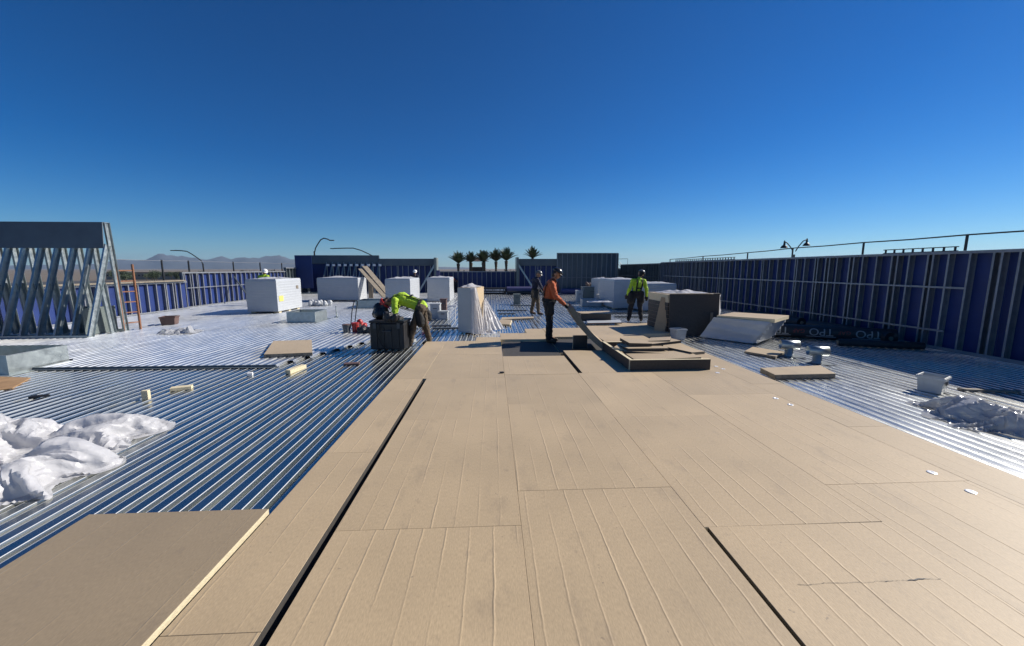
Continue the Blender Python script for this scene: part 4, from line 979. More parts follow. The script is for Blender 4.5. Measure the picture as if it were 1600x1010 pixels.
# cartons behind the held board
for (lab, px, py, w, d, h, m) in (('long pale carton lying behind the held board', 925, 479, .95, .5, .34, 'greybox'), ('small grey carton in front of the far grey stack', 940, 476, .36, .4, .50, 'greybox'),
                                  ('tall grey carton at the left of the cartons', 906, 472, .36, .4, .62, 'grey'), ('wide grey green crate left of the stack behind the yellow worker', 928, 472, 1.15, .8, .80, 'greyboard'),
                                  ('grey bin standing alone on the far deck', 808, 476, .34, .35, .52, 'greyboard')):
    bin_(lab, px, py, w, d, h, m, name='carton')
c = at(928, 470); lumps('scrap_bundle', 'bundle of reddish scraps on top of the grey green crate', 'bundle', (c.x, c.y + .6, .82), .95, .5, .26, 'brick', 91)
c = at(935, 486); crumple('poly_sheet', 'white crumpled sheet on top of the dark slab board', 'plastic sheet', (c.x + .1, c.y + .2, BT + .27), .1, 1.2, .6, .12, 'plastic', 92, 40)
# orange ladder at left
c = at(207, 516, UP); t = thing('ladder', 'orange ladder standing upright by the low left parapet', 'ladder', (c.x, c.y, UP), R(70))
for s in (-.2, .2): mb = MB(); mb.box((s, 0, .95), (.03, .07, 1.9)); ob('rail', mb.mesh('rail', 'orange_wood'), t)
for k in range(6): mb = MB(); mb.box((0, 0, .22 + k * .30), (.37, .03, .03)); ob('rung', mb.mesh('rung', 'orange_wood'), t)
# debris strips on the far centre deck
for k, (px, py, w) in enumerate(((800, 486, 1.3), (815, 478, 1.1), (792, 491, .7), (985, 490, 2.2), (1000, 496, 1.9), (990, 484, 1.7), (700, 514, .9), (690, 510, .6))):
    c = at(px, py); mb = MB(); mb.box((0, 0, .02), (w, .14, .04), 0, (0, 0, random.uniform(-.1, .1))); nm = ['grey metal strip lying on the far deck, nearest the orange worker', 'grey metal strip on the far deck behind the dark clothed worker', 'short grey metal strip on the deck left of the dark clothed worker', 'dark strip on the deck at the feet of the yellow worker', 'dark strip on the deck right of the yellow worker', 'dark strip on the deck behind the yellow worker', 'dark strip on the ribs between bins and tan stack', 'short dark strip on the ribs beside the bins'][k]
    tag(ob('metal_strip', mb.mesh('metal_strip', 'stud_dark' if k > 2 else 'slate'), None, (c.x, c.y, .003)), nm, 'strip')

# ---------------------------------------------------------------- rolls of membrane along the right wall
def bend_text(s, size, r, m, parent, x, mid, flipx=True):
    me = text_mesh(s, size, m)
    for v in me.vertices:
        tx, ty = -v.co.x, -v.co.y                     # printed upside down as the roll lies
        a_ = mid + ty / r
        v.co = (x + tx, -math.cos(a_) * (r + .003), r + math.sin(a_) * (r + .003))
    me.update(); return ob('lettering', me, parent)
def roll(label, x, y0, ln, r, print_=True, rz=-90):
    t = thing('membrane_roll', label, 'roll', (x, y0, .002), R(rz), 'black wrapped membrane rolls along the right wall')
    mb = MB(); mb.tube([(0, 0, r), (ln, 0, r)], r, 22); ob('wrapper', mb.mesh('wrapper', 'black'), t)
    for xx in (-.012, ln + .012): mb = MB(); mb.tube([(xx - .011, 0, r), (xx + .011, 0, r)], .05, 12); ob('core', mb.mesh('core', 'wood_grey'), t)
    if print_:
        for q in (.17, .49, .81): bend_text('TPO', .27, r, 'print_shaded', t, ln * q, R(13))
        for q in (.33, .65): bend_text('GAF', .14, r, 'print_red', t, ln * q, R(14))
        for q in (.17, .49, .81): mb = MB(); mb.box((ln * q, -(r * .93 + .004), r - .085), (.62, .003, .012)); ob('printed_line', mb.mesh('printed_line', 'print_shaded'), t)
    return t
roll('black membrane roll with white TPO lettering in the shade by the right wall', 7.15, 10.25, 2.95, .18, True, -27)
roll('plain black membrane roll lying along the right wall, nearer one', 9.55, 11.2, 2.4, .15, False)
roll('plain black membrane roll lying along the right wall, farther one', 9.60, 14.2, 2.6, .15, False)
roll('thin black roll lying in front of the lettered roll', 8.2, 8.75, 1.6, .085, False, -20)
# rear rolls by the back wall
def rear_roll(label, x0, x1, y, r, m, marks):
    t = thing('membrane_roll', label, 'roll', (x0, y, .002), 0, 'membrane rolls at the rear wall')
    mb = MB(); mb.tube([(0, 0, r), (x1 - x0, 0, r)], r, 18); ob('wrapper', mb.mesh('wrapper', m), t)
    if marks:
        rnd = random.Random(5)
        for (a_, b_, zz, hh) in ((.1, 1.15, .30, .06), (1.25, 1.75, .30, .09), (.1, 1.7, .14, .05)):
            x_ = a_
            while x_ < b_:
                w_ = rnd.uniform(.04, .09); mb = MB(); mb.box((x_, -math.sqrt(max(0, r * r - (zz - r) ** 2)) - .004, zz), (w_, .004, hh)); ob('printed_mark', mb.mesh('printed_mark', 'print_white'), t); x_ += w_ + rnd.uniform(.02, .05)
    return t
rear_roll('dark membrane roll with white print at the rear wall below the palms', -.95, .95, 28.3, .24, 'black', True)
rear_roll('lavender film wrapped roll at the rear wall behind the workers', 1.0, 3.0, 28.5, .26, 'lavender', False)
rear_roll('dark roll lying in front of the lavender roll', 1.0, 3.0, 27.7, .13, 'black', False)
rear_roll('blue film roll at the foot of the tall rear parapet', 4.9, 7.2, 28.0, .2, 'lavender', False)
mb = MB(); mb.box((0, 0, .85), (.24, .10, 1.7)); tag(ob('film_strip', mb.mesh('film_strip', 'lavender'), None, (-3.75, 27.2, .003)), 'lavender strip standing on end behind the far white stack', 'panel')
# ================================================================ PEOPLE
def mix(a, b, t): return Vector(a).lerp(Vector(b), t)
def person(label, loc, J, top, pants, hat, look, boots='leather', harness=None, pouches=(), gloves=True, voxel=.011, hat_m=None):
    """J: joints in metres from the point between the feet; look: unit vector the face points to"""
    t = thing('person', label, 'person', loc)
    J = {k: Vector(v) for k, v in J.items()}; look = Vector(look).normalized()
    up = (J['head'] - J['neck']).normalized(); side = look.cross(up).normalized(); look = up.cross(side).normalized()
    pel, che, nek, hd = J['pelvis'], J['chest'], J['neck'], J['head']
    caps = [(pel, .125, mix(pel, che, .5), .115), (mix(pel, che, .5), .115, che, .135), (che, .13, mix(che, nek, .75), .09), (nek, .052, hd, .058)]
    shl, shr = J['shl'], J['shr']
    caps += [(shl, .062, shr, .062), (J['hipl'], .095, J['hipr'], .095)]
    # head with jaw, nose, ears
    caps += [(hd - look * .012, .088, hd + up * .055 - look * .01, .085), (hd + look * .03 - up * .06, .055, hd + look * .035 - up * .02, .06),
             (hd + look * .082 + up * .015, .011, hd + look * .104 - up * .018, .015), (hd + look * .078 - up * .062, .018, hd + look * .08 - up * .058, .018)]
    for s in (-1, 1): caps.append((hd + side * s * .087 + up * .01, .018, hd + side * s * .088 - up * .025, .013))
    for s in 'lr':
        sh, el, wr = J['sh' + s], J['el' + s], J['wr' + s]
        caps += [(sh, .056, el, .043), (el, .043, wr, .03)]
        hdir = (wr - el).normalized(); hdir = (hdir + Vector(J.get('curl' + s, (0, 0, -.3)))).normalized()
        pw = hdir.cross(look); pw = pw.normalized() if pw.length > .1 else hdir.orthogonal().normalized()
        palm = wr + hdir * .085
        caps += [(wr, .028, palm, .024), (wr + pw * .018, .02, palm + pw * .026, .016), (wr - pw * .018, .02, palm - pw * .026, .016)]
        bend = (hdir + look * .55).normalized()
        for k, (o_, ln) in enumerate(((-.032, .062), (-.011, .075), (.011, .072), (.031, .056))):
            b_ = palm + pw * o_; k1 = b_ + hdir * ln * .55; caps += [(b_, .0095, k1, .009), (k1, .009, k1 + bend * ln * .6, .008)]
        th = wr + hdir * .03 - pw * .03; caps += [(th, .013, th + (hdir - pw * .8).normalized() * .045, .011), (th + (hdir - pw * .8).normalized() * .045, .011, th + (hdir - pw * .8).normalized() * .045 + hdir * .03, .009)]
        hp, kn, an = J['hip' + s], J['kn' + s], J['an' + s]
        toe = J.get('toe' + s, an + Vector((look.x, look.y, 0)).normalized() * .16 + Vector((0, 0, -.05)))
        caps += [(hp, .09, kn, .058), (kn, .056, mix(kn, an, .35), .056), (mix(kn, an, .35), .055, an, .036), (an, .036, toe, .03), (an + Vector((0, 0, -.045)), .036, toe, .03)]
        J['toe' + s] = toe
    ob_body = blob('body', caps, 'skin', t, min(voxel, .0095), 3)
    # clothing over the body
    sc = [(pel + Vector((0, 0, .0)), .15, mix(pel, che, .5), .14), (mix(pel, che, .5), .14, che, .158), (che, .155, mix(che, nek, .7), .105), (shl, .082, shr, .082), (mix(che, nek, .9), .068, mix(nek, hd, .12), .06)]
    for s in 'lr':
        sh, el, wr = J['sh' + s], J['el' + s], J['wr' + s]
        sc += [(sh, .078, el, .062), (el, .062, mix(el, wr, .93), .046)]
    blob('shirt', sc, top, t, .014, 3, .017, 3)
    pc = [(J['hipl'], .122, J['hipr'], .122), (pel - Vector((0, 0, .02)), .152, pel + (che - pel) * .10, .15)]
    for s in 'lr':
        hp, kn, an = J['hip' + s], J['kn' + s], J['an' + s]
        pc += [(hp, .115, kn, .083), (kn, .082, mix(kn, an, .4), .078), (mix(kn, an, .4), .077, mix(kn, an, .96), .066)]
    blob('trousers', pc, pants, t, .014, 3, .017, 8)
    for s in 'lr':
        an, toe = J['an' + s], J['toe' + s]
        blob('boot', [(an + Vector((0, 0, .06)), .056, an + Vector((0, 0, -.035)), .052), (an + Vector((0, 0, -.04)), .05, toe + Vector((0, 0, -.005)), .044)], boots, t, .011, 3)
        if gloves:
            wr = J['wr' + s]; el = J['el' + s]
            hdir = ((wr - el).normalized() + Vector(J.get('curl' + s, (0, 0, -.3)))).normalized(); pw = hdir.cross(look); pw = pw.normalized() if pw.length > .1 else hdir.orthogonal().normalized()
            palm = wr + hdir * .085; g = [(wr - hdir * .02, .04, palm, .032), (wr + pw * .018, .028, palm + pw * .026, .024), (wr - pw * .018, .028, palm - pw * .026, .024)]
            bend = (hdir + look * .55).normalized()
            for (o_, ln) in ((-.032, .062), (-.011, .075), (.011, .072), (.031, .056)):
                b_ = palm + pw * o_; k1 = b_ + hdir * ln * .55; g += [(b_, .0135, k1, .0125), (k1, .0125, k1 + bend * ln * .6, .011)]
            th = wr + hdir * .03 - pw * .03; g += [(th, .017, th + (hdir - pw * .8).normalized() * .05, .014)]
            blob('glove', g, 'strap', t, .007, 2)
    # helmet / cap
    if hat:
        mb = MB(); n = 18; rows = 7; vs_ = []; fs = []
        c_ = hd + up * .045 - look * .005
        for j in range(rows + 1):
            ph = math.pi / 2 * j / rows
            for k in range(n):
                a_ = 2 * math.pi * k / n; rr = .122 * math.cos(ph)
                vs_.append(c_ + side * math.cos(a_) * rr + look * math.sin(a_) * rr * 1.14 + up * .115 * math.sin(ph))
        for j in range(rows):
            for k in range(n): fs.append((j * n + k, j * n + (k + 1) % n, (j + 1) * n + (k + 1) % n, (j + 1) * n + k))
        mb.add(vs_, fs); o_ = ob('helmet', mb.mesh('helmet', hat, True), t); sd = o_.modifiers.new('solid', 'SOLIDIFY'); sd.thickness = .008
        mb = MB(); vs_ = []; m_ = 12
        for k in range(m_ + 1):
            a_ = R(25) + R(130) * k / m_; d1 = side * math.cos(a_) * .120 + look * math.sin(a_) * .137; d2 = side * math.cos(a_) * .135 + look * (math.sin(a_) * .137 + .062 * math.sin(a_) ** 2)
            vs_ += [c_ + d1, c_ + d2 - up * .018, c_ + d1 - up * .006, c_ + d2 - up * .024]
        fs = []
        for k in range(m_): q = 4 * k; fs += [(q, q + 1, q + 5, q + 4), (q + 2, q + 6, q + 7, q + 3), (q + 1, q + 3, q + 7, q + 5)]
        mb.add(vs_, fs); ob('brim', mb.mesh('brim', hat, True), o_)
        mb = MB(); mb.tube([hd + side * .09 + up * .03, hd + side * .07 - up * .07 + look * .02, hd - up * .112 + look * .03, hd - side * .07 - up * .07 + look * .02, hd - side * .09 + up * .03], .006, 5); ob('chin_strap', mb.mesh('chin_strap', 'strap'), o_)
    hr = [(hd - look * .03 + up * .02, .086, hd - look * .035 - up * .035, .07)]; blob('hair', hr, 'hair', t, .012, 2)
    # eyes
    for s in (-1, 1):
        mb = MB(); mb.lathe([(.002, -.008), (.009, -.005), (.011, 0), (.009, .005), (.002, .008)], 8); ob('eye', mb.mesh('eye', 'black', True), t, hd + look * .083 + side * s * .033 + up * .022)
    # harness straps: follow the torso surface
    if harness:
        sp = (che - pel).normalized(); bx = (shr - shl).normalized(); fr = bx.cross(sp).normalized()
        for s in (-1, 1):
            for q in (-1, 1):
                path = []
                for k in range(9):
                    u = k / 8; ctr = mix(pel, mix(che, nek, .8), u); rr = (.158 + .012 * math.sin(u * 3)) if u < .8 else .158 - (u - .8) * .18
                    path.append(ctr + bx * s * (.075 + .02 * u) + fr * q * math.sqrt(max(.0004, rr * rr - .006)) * 1.06)
                path.append(mix(che, nek, .98) + bx * s * .10 + Vector((0, 0, .0)) + sp * .035)
                mb = MB()
                for a_, b_ in zip(path[:-1], path[1:]): mb.bar(a_, b_ + (b_ - a_) * .08, .045, .010, up=fr * q)
                ob('harness_strap', mb.mesh('harness_strap', 'strap'), t)
        mb = MB(); cc = mix(pel, che, .62)
        for q in (-1, 1): mb.bar(cc - bx * .10 + fr * q * .165, cc + bx * .10 + fr * q * .165, .045, .012, up=fr * q)
        ob('cross_strap', mb.mesh('cross_strap', 'strap'), t)
    # belt and pouches
    sp = (che - pel).normalized(); bx = (J['hipr'] - J['hipl']).normalized(); fr = bx.cross(sp).normalized()
    mb = MB(); pts = [pel + sp * .06 + bx * math.cos(a_) * .168 + fr * math.sin(a_) * .162 for a_ in [2 * math.pi * k / 20 for k in range(21)]]
    for a_, b_ in zip(pts[:-1], pts[1:]): mb.bar(a_, b_, .012, .055, up=sp)
    ob('belt', mb.mesh('belt', 'strap'), t)
    for (s, f_, w_, h_) in pouches:
        sp = (sp + Vector((0, 0, 1.2))).normalized(); c_ = pel + bx * s * .19 + fr * f_ - sp * h_ * .45
        blob("tool_pouch", [(c_ + sp * h_ * .45, w_ * .36, c_ - sp * h_ * .45, w_ * .46), (c_ + sp * h_ * .4 + fr * .05, w_ * .3, c_ - sp * h_ * .4 + fr * .06, w_ * .38)], 'strap', t, .014, 2, .006, 5)
    return t
# --- bending worker at the tool chest
fl = at(662, 541); 
J = dict(pelvis=(-.03, .02, .94), chest=(-.46, -.02, 1.13), neck=(-.66, -.04, 1.13), head=(-.80, -.06, 1.05),
         shl=(-.58, -.21, 1.10), shr=(-.58, .16, 1.10), ell=(-.60, -.24, .80), elr=(-.66, .16, .82), wrl=(-.66, -.16, .58), wrr=(-.72, .10, .66),
         hipl=(-.03, -.10, .90), hipr=(-.03, .12, .90), knl=(-.20, -.14, .50), knr=(.03, .14, .49), anl=(-.28, -.15, .10), anr=(.12, .15, .10),
         toel=(-.44, -.16, .045), toer=(-.02, .16, .045))
person('worker in hi vis yellow shirt and red helmet bending over the black tool chest', (fl.x, fl.y, 0), J, 'hivis', 'brownpants', 'helmet_r', (-.6, -.15, -.8), harness=True, pouches=((1, -.05, .22, .30), (-1, -.14, .22, .28)))
# --- worker in orange lifting a board
fl = at(859, 535, .05)
J = dict(pelvis=(-.04, 0, .97), chest=(-.01, 0, 1.28), neck=(.06, 0, 1.50), head=(.14, -.01, 1.64),
         shl=(.0, .17, 1.42), shr=(.0, -.18, 1.42), ell=(.12, .24, 1.14), elr=(.08, -.25, 1.13), wrl=(.34, .14, .95), wrr=(.32, -.16, .93),
         hipl=(-.04, .10, .93), hipr=(-.04, -.10, .93), knl=(.0, .12, .50), knr=(-.03, -.12, .50), anl=(.02, .13, .10), anr=(-.06, -.13, .10), curll=(.3, 0, -.2), curlr=(.3, 0, -.2))
person('worker in orange long sleeved shirt and black helmet lifting the end of a board', (fl.x, fl.y, .05), J, 'orange', 'blackpants', 'helmet_b', (.85, -.1, -.5), harness=True, pouches=((1, -.05, .15, .26), (-1, -.04, .14, .24)))
# --- dark clothed worker behind him
fl = at(836, 492)
J = dict(pelvis=(0, 0, .95), chest=(.02, .02, 1.25), neck=(.06, .02, 1.46), head=(.13, .0, 1.60),
         shl=(-.06, .17, 1.38), shr=(.06, -.18, 1.38), ell=(.08, .28, 1.12), elr=(.2, -.22, 1.12), wrl=(.25, .2, .95), wrr=(.33, -.1, .97),
         hipl=(-.02, .10, .91), hipr=(.03, -.10, .91), knl=(-.05, .12, .5), knr=(.10, -.12, .5), anl=(-.14, .14, .10), anr=(.12, -.12, .10))
person('worker in dark clothes and white helmet standing behind the worker in orange', (fl.x, fl.y, 0), J, 'navy', 'brownpants', 'helmet_g', (.8, -.35, -.35), harness=None, pouches=((-1, -.02, .22, .28), (1, 0, .22, .28)))
# --- worker in yellow seen from behind
fl = at(993, 503)
J = dict(pelvis=(-.01, 0, .98), chest=(.03, .0, 1.27), neck=(.07, .03, 1.48), head=(.15, .07, 1.63),
         shl=(-.16, 0, 1.41), shr=(.23, .0, 1.39), ell=(-.26, -.02, 1.14), elr=(.33, -.02, 1.12), wrl=(-.30, .08, .93), wrr=(.36, .03, .88),
         hipl=(-.11, 0, .93), hipr=(.10, 0, .93), knl=(-.17, .04, .5), knr=(.15, .04, .5), anl=(-.25, 0, .10), anr=(.18, -.02, .10))
person('worker in hi vis yellow shirt seen from behind with black harness, legs apart', (fl.x, fl.y, 0), J, 'hivis', 'blackpants', 'helmet_g', (.35, .9, -.25), harness=True, pouches=((1, -.02, .26, .3), (-1, -.02, .26, .3)))
# --- worker behind the leftmost stack
fl = at(397, 479, UP)
J = dict(pelvis=(0, 0, .95), chest=(0, .02, 1.25), neck=(.02, 0, 1.47), head=(.08, -.02, 1.61), shl=(-.18, 0, 1.39), shr=(.18, 0, 1.39), ell=(-.24, -.1, 1.1), elr=(.24, -.1, 1.1), wrl=(-.1, -.3, 1.0), wrr=(.12, -.3, 1.0),
         hipl=(-.1, 0, .91), hipr=(.1, 0, .91), knl=(-.1, 0, .5), knr=(.1, 0, .5), anl=(-.12, 0, .1), anr=(.12, 0, .1))
person('worker in hi vis green shirt and white helmet half hidden behind the leftmost white stack', (fl.x, fl.y + 1.0, UP), J, 'hivis', 'blackpants', 'helmet_w', (.5, -.7, -.3), voxel=.014)
# --- stooping worker far behind
fl = at(712, 458)
J = dict(pelvis=(.0, .02, .85), chest=(-.30, -.02, 1.08), neck=(-.50, -.04, 1.10), head=(-.62, -.06, 1.02), shl=(-.42, -.2, 1.06), shr=(-.40, .16, 1.06), ell=(-.44, -.24, .78), elr=(-.5, .16, .78), wrl=(-.52, -.16, .56), wrr=(-.56, .1, .6),
         hipl=(0, -.1, .82), hipr=(0, .1, .82), knl=(-.16, -.12, .47), knr=(.02, .13, .46), anl=(-.12, -.14, .1), anr=(.1, .14, .1))
person('small far worker in orange stooping near the rear wall', (fl.x, fl.y, 0), J, 'orange', 'blackpants', 'helmet_w', (-.6, -.1, -.7), voxel=.014)
# --- helmeted worker behind the stack
fl = at(642, 470)
J = dict(pelvis=(0, 0, .95), chest=(.02, 0, 1.25), neck=(.04, -.02, 1.46), head=(.06, -.05, 1.60), shl=(-.18, 0, 1.38), shr=(.18, 0, 1.38), ell=(-.28, -.1, 1.12), elr=(.28, -.1, 1.12), wrl=(-.14, -.3, 1.05), wrr=(.14, -.3, 1.05),
         hipl=(-.1, 0, .91), hipr=(.1, 0, .91), knl=(-.1, 0, .5), knr=(.1, 0, .5), anl=(-.12, 0, .1), anr=(.12, 0, .1))
person('dark clothed worker whose helmet shows above the stack behind the bending worker', (fl.x, fl.y + 1.2, 0), J, 'navy', 'blackpants', 'helmet_w', (-.1, -1, -.4), voxel=.014)

# ================================================================ BEYOND THE ROOF
GZ = -7.0
def beyond(px, py, Y):
    """point at distance Y down the roof axis that shows at photo pixel (px, py)"""
    a_ = at(px, 700, 0); 
    u = (px - 800) / FPX; v = -(py - 505) / FPX
    y = math.cos(PITCH) + v * math.sin(PITCH); zz = -math.sin(PITCH) + v * math.cos(PITCH)
    X = u * math.cos(YAW) + y * math.sin(YAW); Y_ = -u * math.sin(YAW) + y * math.cos(YAW)
    t = Y / Y_; return Vector((X * t, Y, EYE + zz * t))
# date palms
def palm_crown_mesh(seed, r):
    rnd = random.Random(seed); mb = MB()
    for k in range(46):
        az = k * 2.399 + rnd.uniform(-.2, .2); el = R(82 - 50 * (k / 46) ** .8 + rnd.uniform(-7, 7)); ln = r * rnd.uniform(.85, 1.12)
        d = Vector((math.cos(az) * math.cos(el), math.sin(az) * math.cos(el), math.sin(el))); side = Vector((-math.sin(az), math.cos(az), 0))
        pts = []
        for i in range(8):
            u = i / 7; pts.append(d * ln * u + Vector((0, 0, -.22 * ln * u * u * math.cos(el))))
        mb.tube(pts, [.07 * (1 - .85 * i / 7) for i in range(8)], 3, caps=False)
        for i in range(1, 22):
            u = .12 + .88 * i / 22; q = u * 7; j = min(int(q), 6); p_ = pts[j].lerp(pts[j + 1], q - j); dd = (pts[j + 1] - pts[j]).normalized()
            ll = r * .20 * math.sin(math.pi * (.18 + .78 * u)) + .08; w_ = dd * .055
            for s in (-1, 1):
                tip = p_ + (side * s * .75 + dd * .75 + Vector((0, 0, .18))).normalized() * ll * rnd.uniform(.8, 1.1)
                mb.add([p_ - w_, p_ + w_, tip + w_ * .3, tip - w_ * .3], [(0, 1, 2, 3)])
    return mb.mesh('crown', 'frond')
def palm_trunk_mesh(h):
    mb = MB(); n = 12; prof = []
    for i in range(40):
        z = -h + h * i / 39; prof.append((.24 + (.05 if i % 2 else 0) + .16 * max(0, (i - 33) / 6), z))
    mb.lathe(prof, n); return mb.mesh('trunk', 'trunk')
PY = 95.0
for k, (px, py, r, lab) in enumerate(((716, 412, 3.1, 'leftmost palm tree of the row beyond the rear wall'), (736, 411, 2.9, 'second palm tree from the left, left of the pavilion roof'), (755, 410, 3.1, 'third palm tree from the left, right of the pavilion roof peak'),
                                      (775, 409, 3.3, 'fourth palm tree from the left, beyond the rear wall'), (791, 408, 3.4, 'fifth palm tree, just left of the grey corner post'), (832, 404, 3.0, 'separate palm tree showing above the dark header right of the others'))):
    b_ = beyond(px, py, PY + 2 * (k % 2)); t = thing('palm_tree', lab, 'palm tree', (b_.x, b_.y, GZ), 0, 'palm trees beyond the rear wall')
    h = b_.z - GZ; ob('trunk', palm_trunk_mesh(h), t, (0, 0, h)); ob('crown', palm_crown_mesh(k + 2, r), t, (0, 0, h), (0, 0, k * 1.1))
# pavilion
b_ = beyond(746, 402, 105); t = thing('pavilion', 'dark pavilion with pyramid roof behind the palm trees', 'pavilion', (b_.x, b_.y, GZ)); h = b_.z - GZ
mb = MB(); w = 3.0; mb.add([(-w, -w, h - 1.1), (w, -w, h - 1.1), (w, w, h - 1.1), (-w, w, h - 1.1), (0, 0, h)], [(0, 1, 4), (1, 2, 4), (2, 3, 4), (3, 0, 4), (3, 2, 1, 0)]); ob('roof', mb.mesh('roof', 'roof_dark'), t)
for sx in (-1, 1):
    for sy in (-1, 1): mb = MB(); mb.box((sx * 1.9, sy * 1.9, (h - 1.1) / 2), (.4, .4, h - 1.1)); ob('post', mb.mesh('post', 'roof_dark'), t)
mb = MB(); mb.box((0, 0, h - 3.4), (4.2, 4.2, 1.6)); ob('parapet', mb.mesh('parapet', 'roof_dark'), t)

# street lamps
def cobra(label, px_pole, py_pole, arm, Y, r=.11):
    p0 = beyond(px_pole, py_pole, Y); t = thing('street_lamp', label, 'street lamp', (p0.x, p0.y, GZ), 0, 'street lamps beyond the roof')
    h = p0.z - GZ; mb = MB(); mb.tube([(0, 0, 0), (0, 0, h)], [r * 1.5, r], 10); ob('pole', mb.mesh('pole', 'lamp'), t)
    pts = [Vector((0, 0, h - .3))] + [beyond(x, y, Y) - Vector((p0.x, p0.y, GZ)) for x, y in arm]
    mb = MB(); mb.tube(pts, [r * .75] * len(pts), 8); ob('arm', mb.mesh('arm', 'lamp', True), t)
    e = pts[-1]; dx = 1 if pts[-1].x > pts[-2].x else -1
    mb = MB(); mb.box((e.x + dx * .3, e.y, e.z - .03), (.7, .3, .14)); bevel(ob('lamp_head', mb.mesh('lamp_head', 'lamp'), t), .04, 2); return t
cobra('curved street lamp rising above the blue panel at the rear left', 491, 393, [(493, 388), (497, 381), (501, 375), (506, 372.5), (512, 374), (515, 375.5)], 60)
cobra('street lamp with long arm reaching left over the rear left parapet', 592, 404, [(584, 401), (575, 396.5), (564, 391.5), (552, 388), (540, 388), (522, 388.5)], 70)
cobra('street lamp with long arm in front of the mountains', 317, 412, [(315, 408), (308, 403), (300, 397.5), (292, 393), (283, 392), (273, 391.5)], 70)
def twin(label, px, py, Y):
    p0 = beyond(px, py, Y); t = thing('street_lamp', label, 'street lamp', (p0.x, p0.y, GZ), 0, 'street lamps beyond the roof'); h = p0.z - GZ
    mb = MB(); mb.tube([(0, 0, 0), (0, 0, h)], [.14, .08], 10); ob('pole', mb.mesh('pole', 'lamp'), t)
    for side_ in (((1239, 393), (1235, 386), (1230, 380), (1226, 378)), ((1243, 393), (1248, 385), (1255, 377), (1261, 374.5))):
        pts = [beyond(x, y, Y) - Vector((p0.x, p0.y, GZ)) for x, y in side_]
        mb = MB(); mb.tube(pts, .05, 8); ob('arm', mb.mesh('arm', 'lamp', True), t)
        e = pts[-1]; mb = MB(); mb.lathe([(.34, -.62), (.22, -.40), (.10, -.30), (.08, 0), (.03, .12)], 12, (e.x, e.y, e.z)); ob('lamp_head', mb.mesh('lamp_head', 'lamp'), t)
twin('twin headed street lamp above the right parapet', 1241, 398, 38)

# guard rail along the right parapet top
t = thing('guard_rail', 'thin dark guard rail with posts along the top of the right parapet', 'rail', (10.34, 0, 2.2))
ys = [22.6, 19.0, 15.6, 13.2, 10.6, 8.2, 5.6, 3.0]
tops = [.15, .22, .26, .32, .34, .35, .36, .38]
for y, z in zip(ys, tops): mb = MB(); mb.box((0, y, z / 2 + .01), (.035, .035, z)); ob('post', mb.mesh('post', 'lamp'), t)
for (ya, za), (yb_, zb) in zip(list(zip(ys, tops))[:-1], list(zip(ys, tops))[1:]):
    mb = MB(); mb.tube([(0, ya, za), (0, (ya + yb_) / 2, (za + zb) / 2 - .012), (0, yb_, zb)], .016, 6); ob('rail', mb.mesh('rail', 'lamp'), t)
def rack(label, y0, y1, z):
    t = thing('joist_rack', label, 'rack', (10.6, y0, z)); n = max(3, int((y1 - y0) / .21))
    for k in range(n + 1): mb = MB(); mb.box((0, (y1 - y0) * k / n, .065), (.03, .03, .075)); ob('slat', mb.mesh('slat', 'lamp'), t)
    for zz, nm in ((.018, 'lower_rail'), (.112, 'upper_rail')): mb = MB(); mb.box((0, (y1 - y0) / 2, zz), (.05, y1 - y0 + .1, .02)); ob(nm, mb.mesh(nm, 'lamp'), t)
    return t
rack('dark slatted rack above the far end of the right parapet', 16.9, 22.4, 2.205); rack('dark slatted rack above the right parapet near the photo edge', 8.6, 10.2, 2.205); rack('short dark slatted rack at the right photo edge', 5.6, 7.0, 2.205)
# slanting louvre beyond the rear parapet
p0 = beyond(967, 420, 34); t = thing('roof_louvre', 'slanted louvre panel right of the tall rear parapet', 'louvre', (p0.x, p0.y, p0.z - 1.0))
for k in range(6): mb = MB(); mb.bar((-.7 + k * .24, 0, 1.0), (-1.05 + k * .24, .3, 1.55), .07, .03); ob('slat', mb.mesh('slat', 'stud'), t)
mb = MB(); mb.tube([(.75, 0, 1.0), (.75, 0, 1.85), (-.6, 0, 1.82)], .02, 6); ob('frame', mb.mesh('frame', 'lamp'), t)
mb = MB(); mb.box((-.1, .1, .5), (2.0, .1, 1.0)); ob('panel', mb.mesh('panel', 'slate'), t)
# left fence posts and cable
t = thing('guard_rail', 'cable guard rail with dark posts beyond the low left parapet', 'rail', (-14.3, 0, UP + 1.2))
yy = [9.0, 13.0, 14.6, 17.8, 19.3, 22.5, 25.0, 27.5, 29.5]
for y in yy: mb = MB(); mb.box((0, y, .48), (.05, .05, .95)); ob('post', mb.mesh('post', 'lamp'), t)
mb = MB(); mb.tube([(0, y, .93 - .02 * (k % 2)) for k, y in enumerate(yy)], .012, 5); ob('cable', mb.mesh('cable', 'stud'), t)

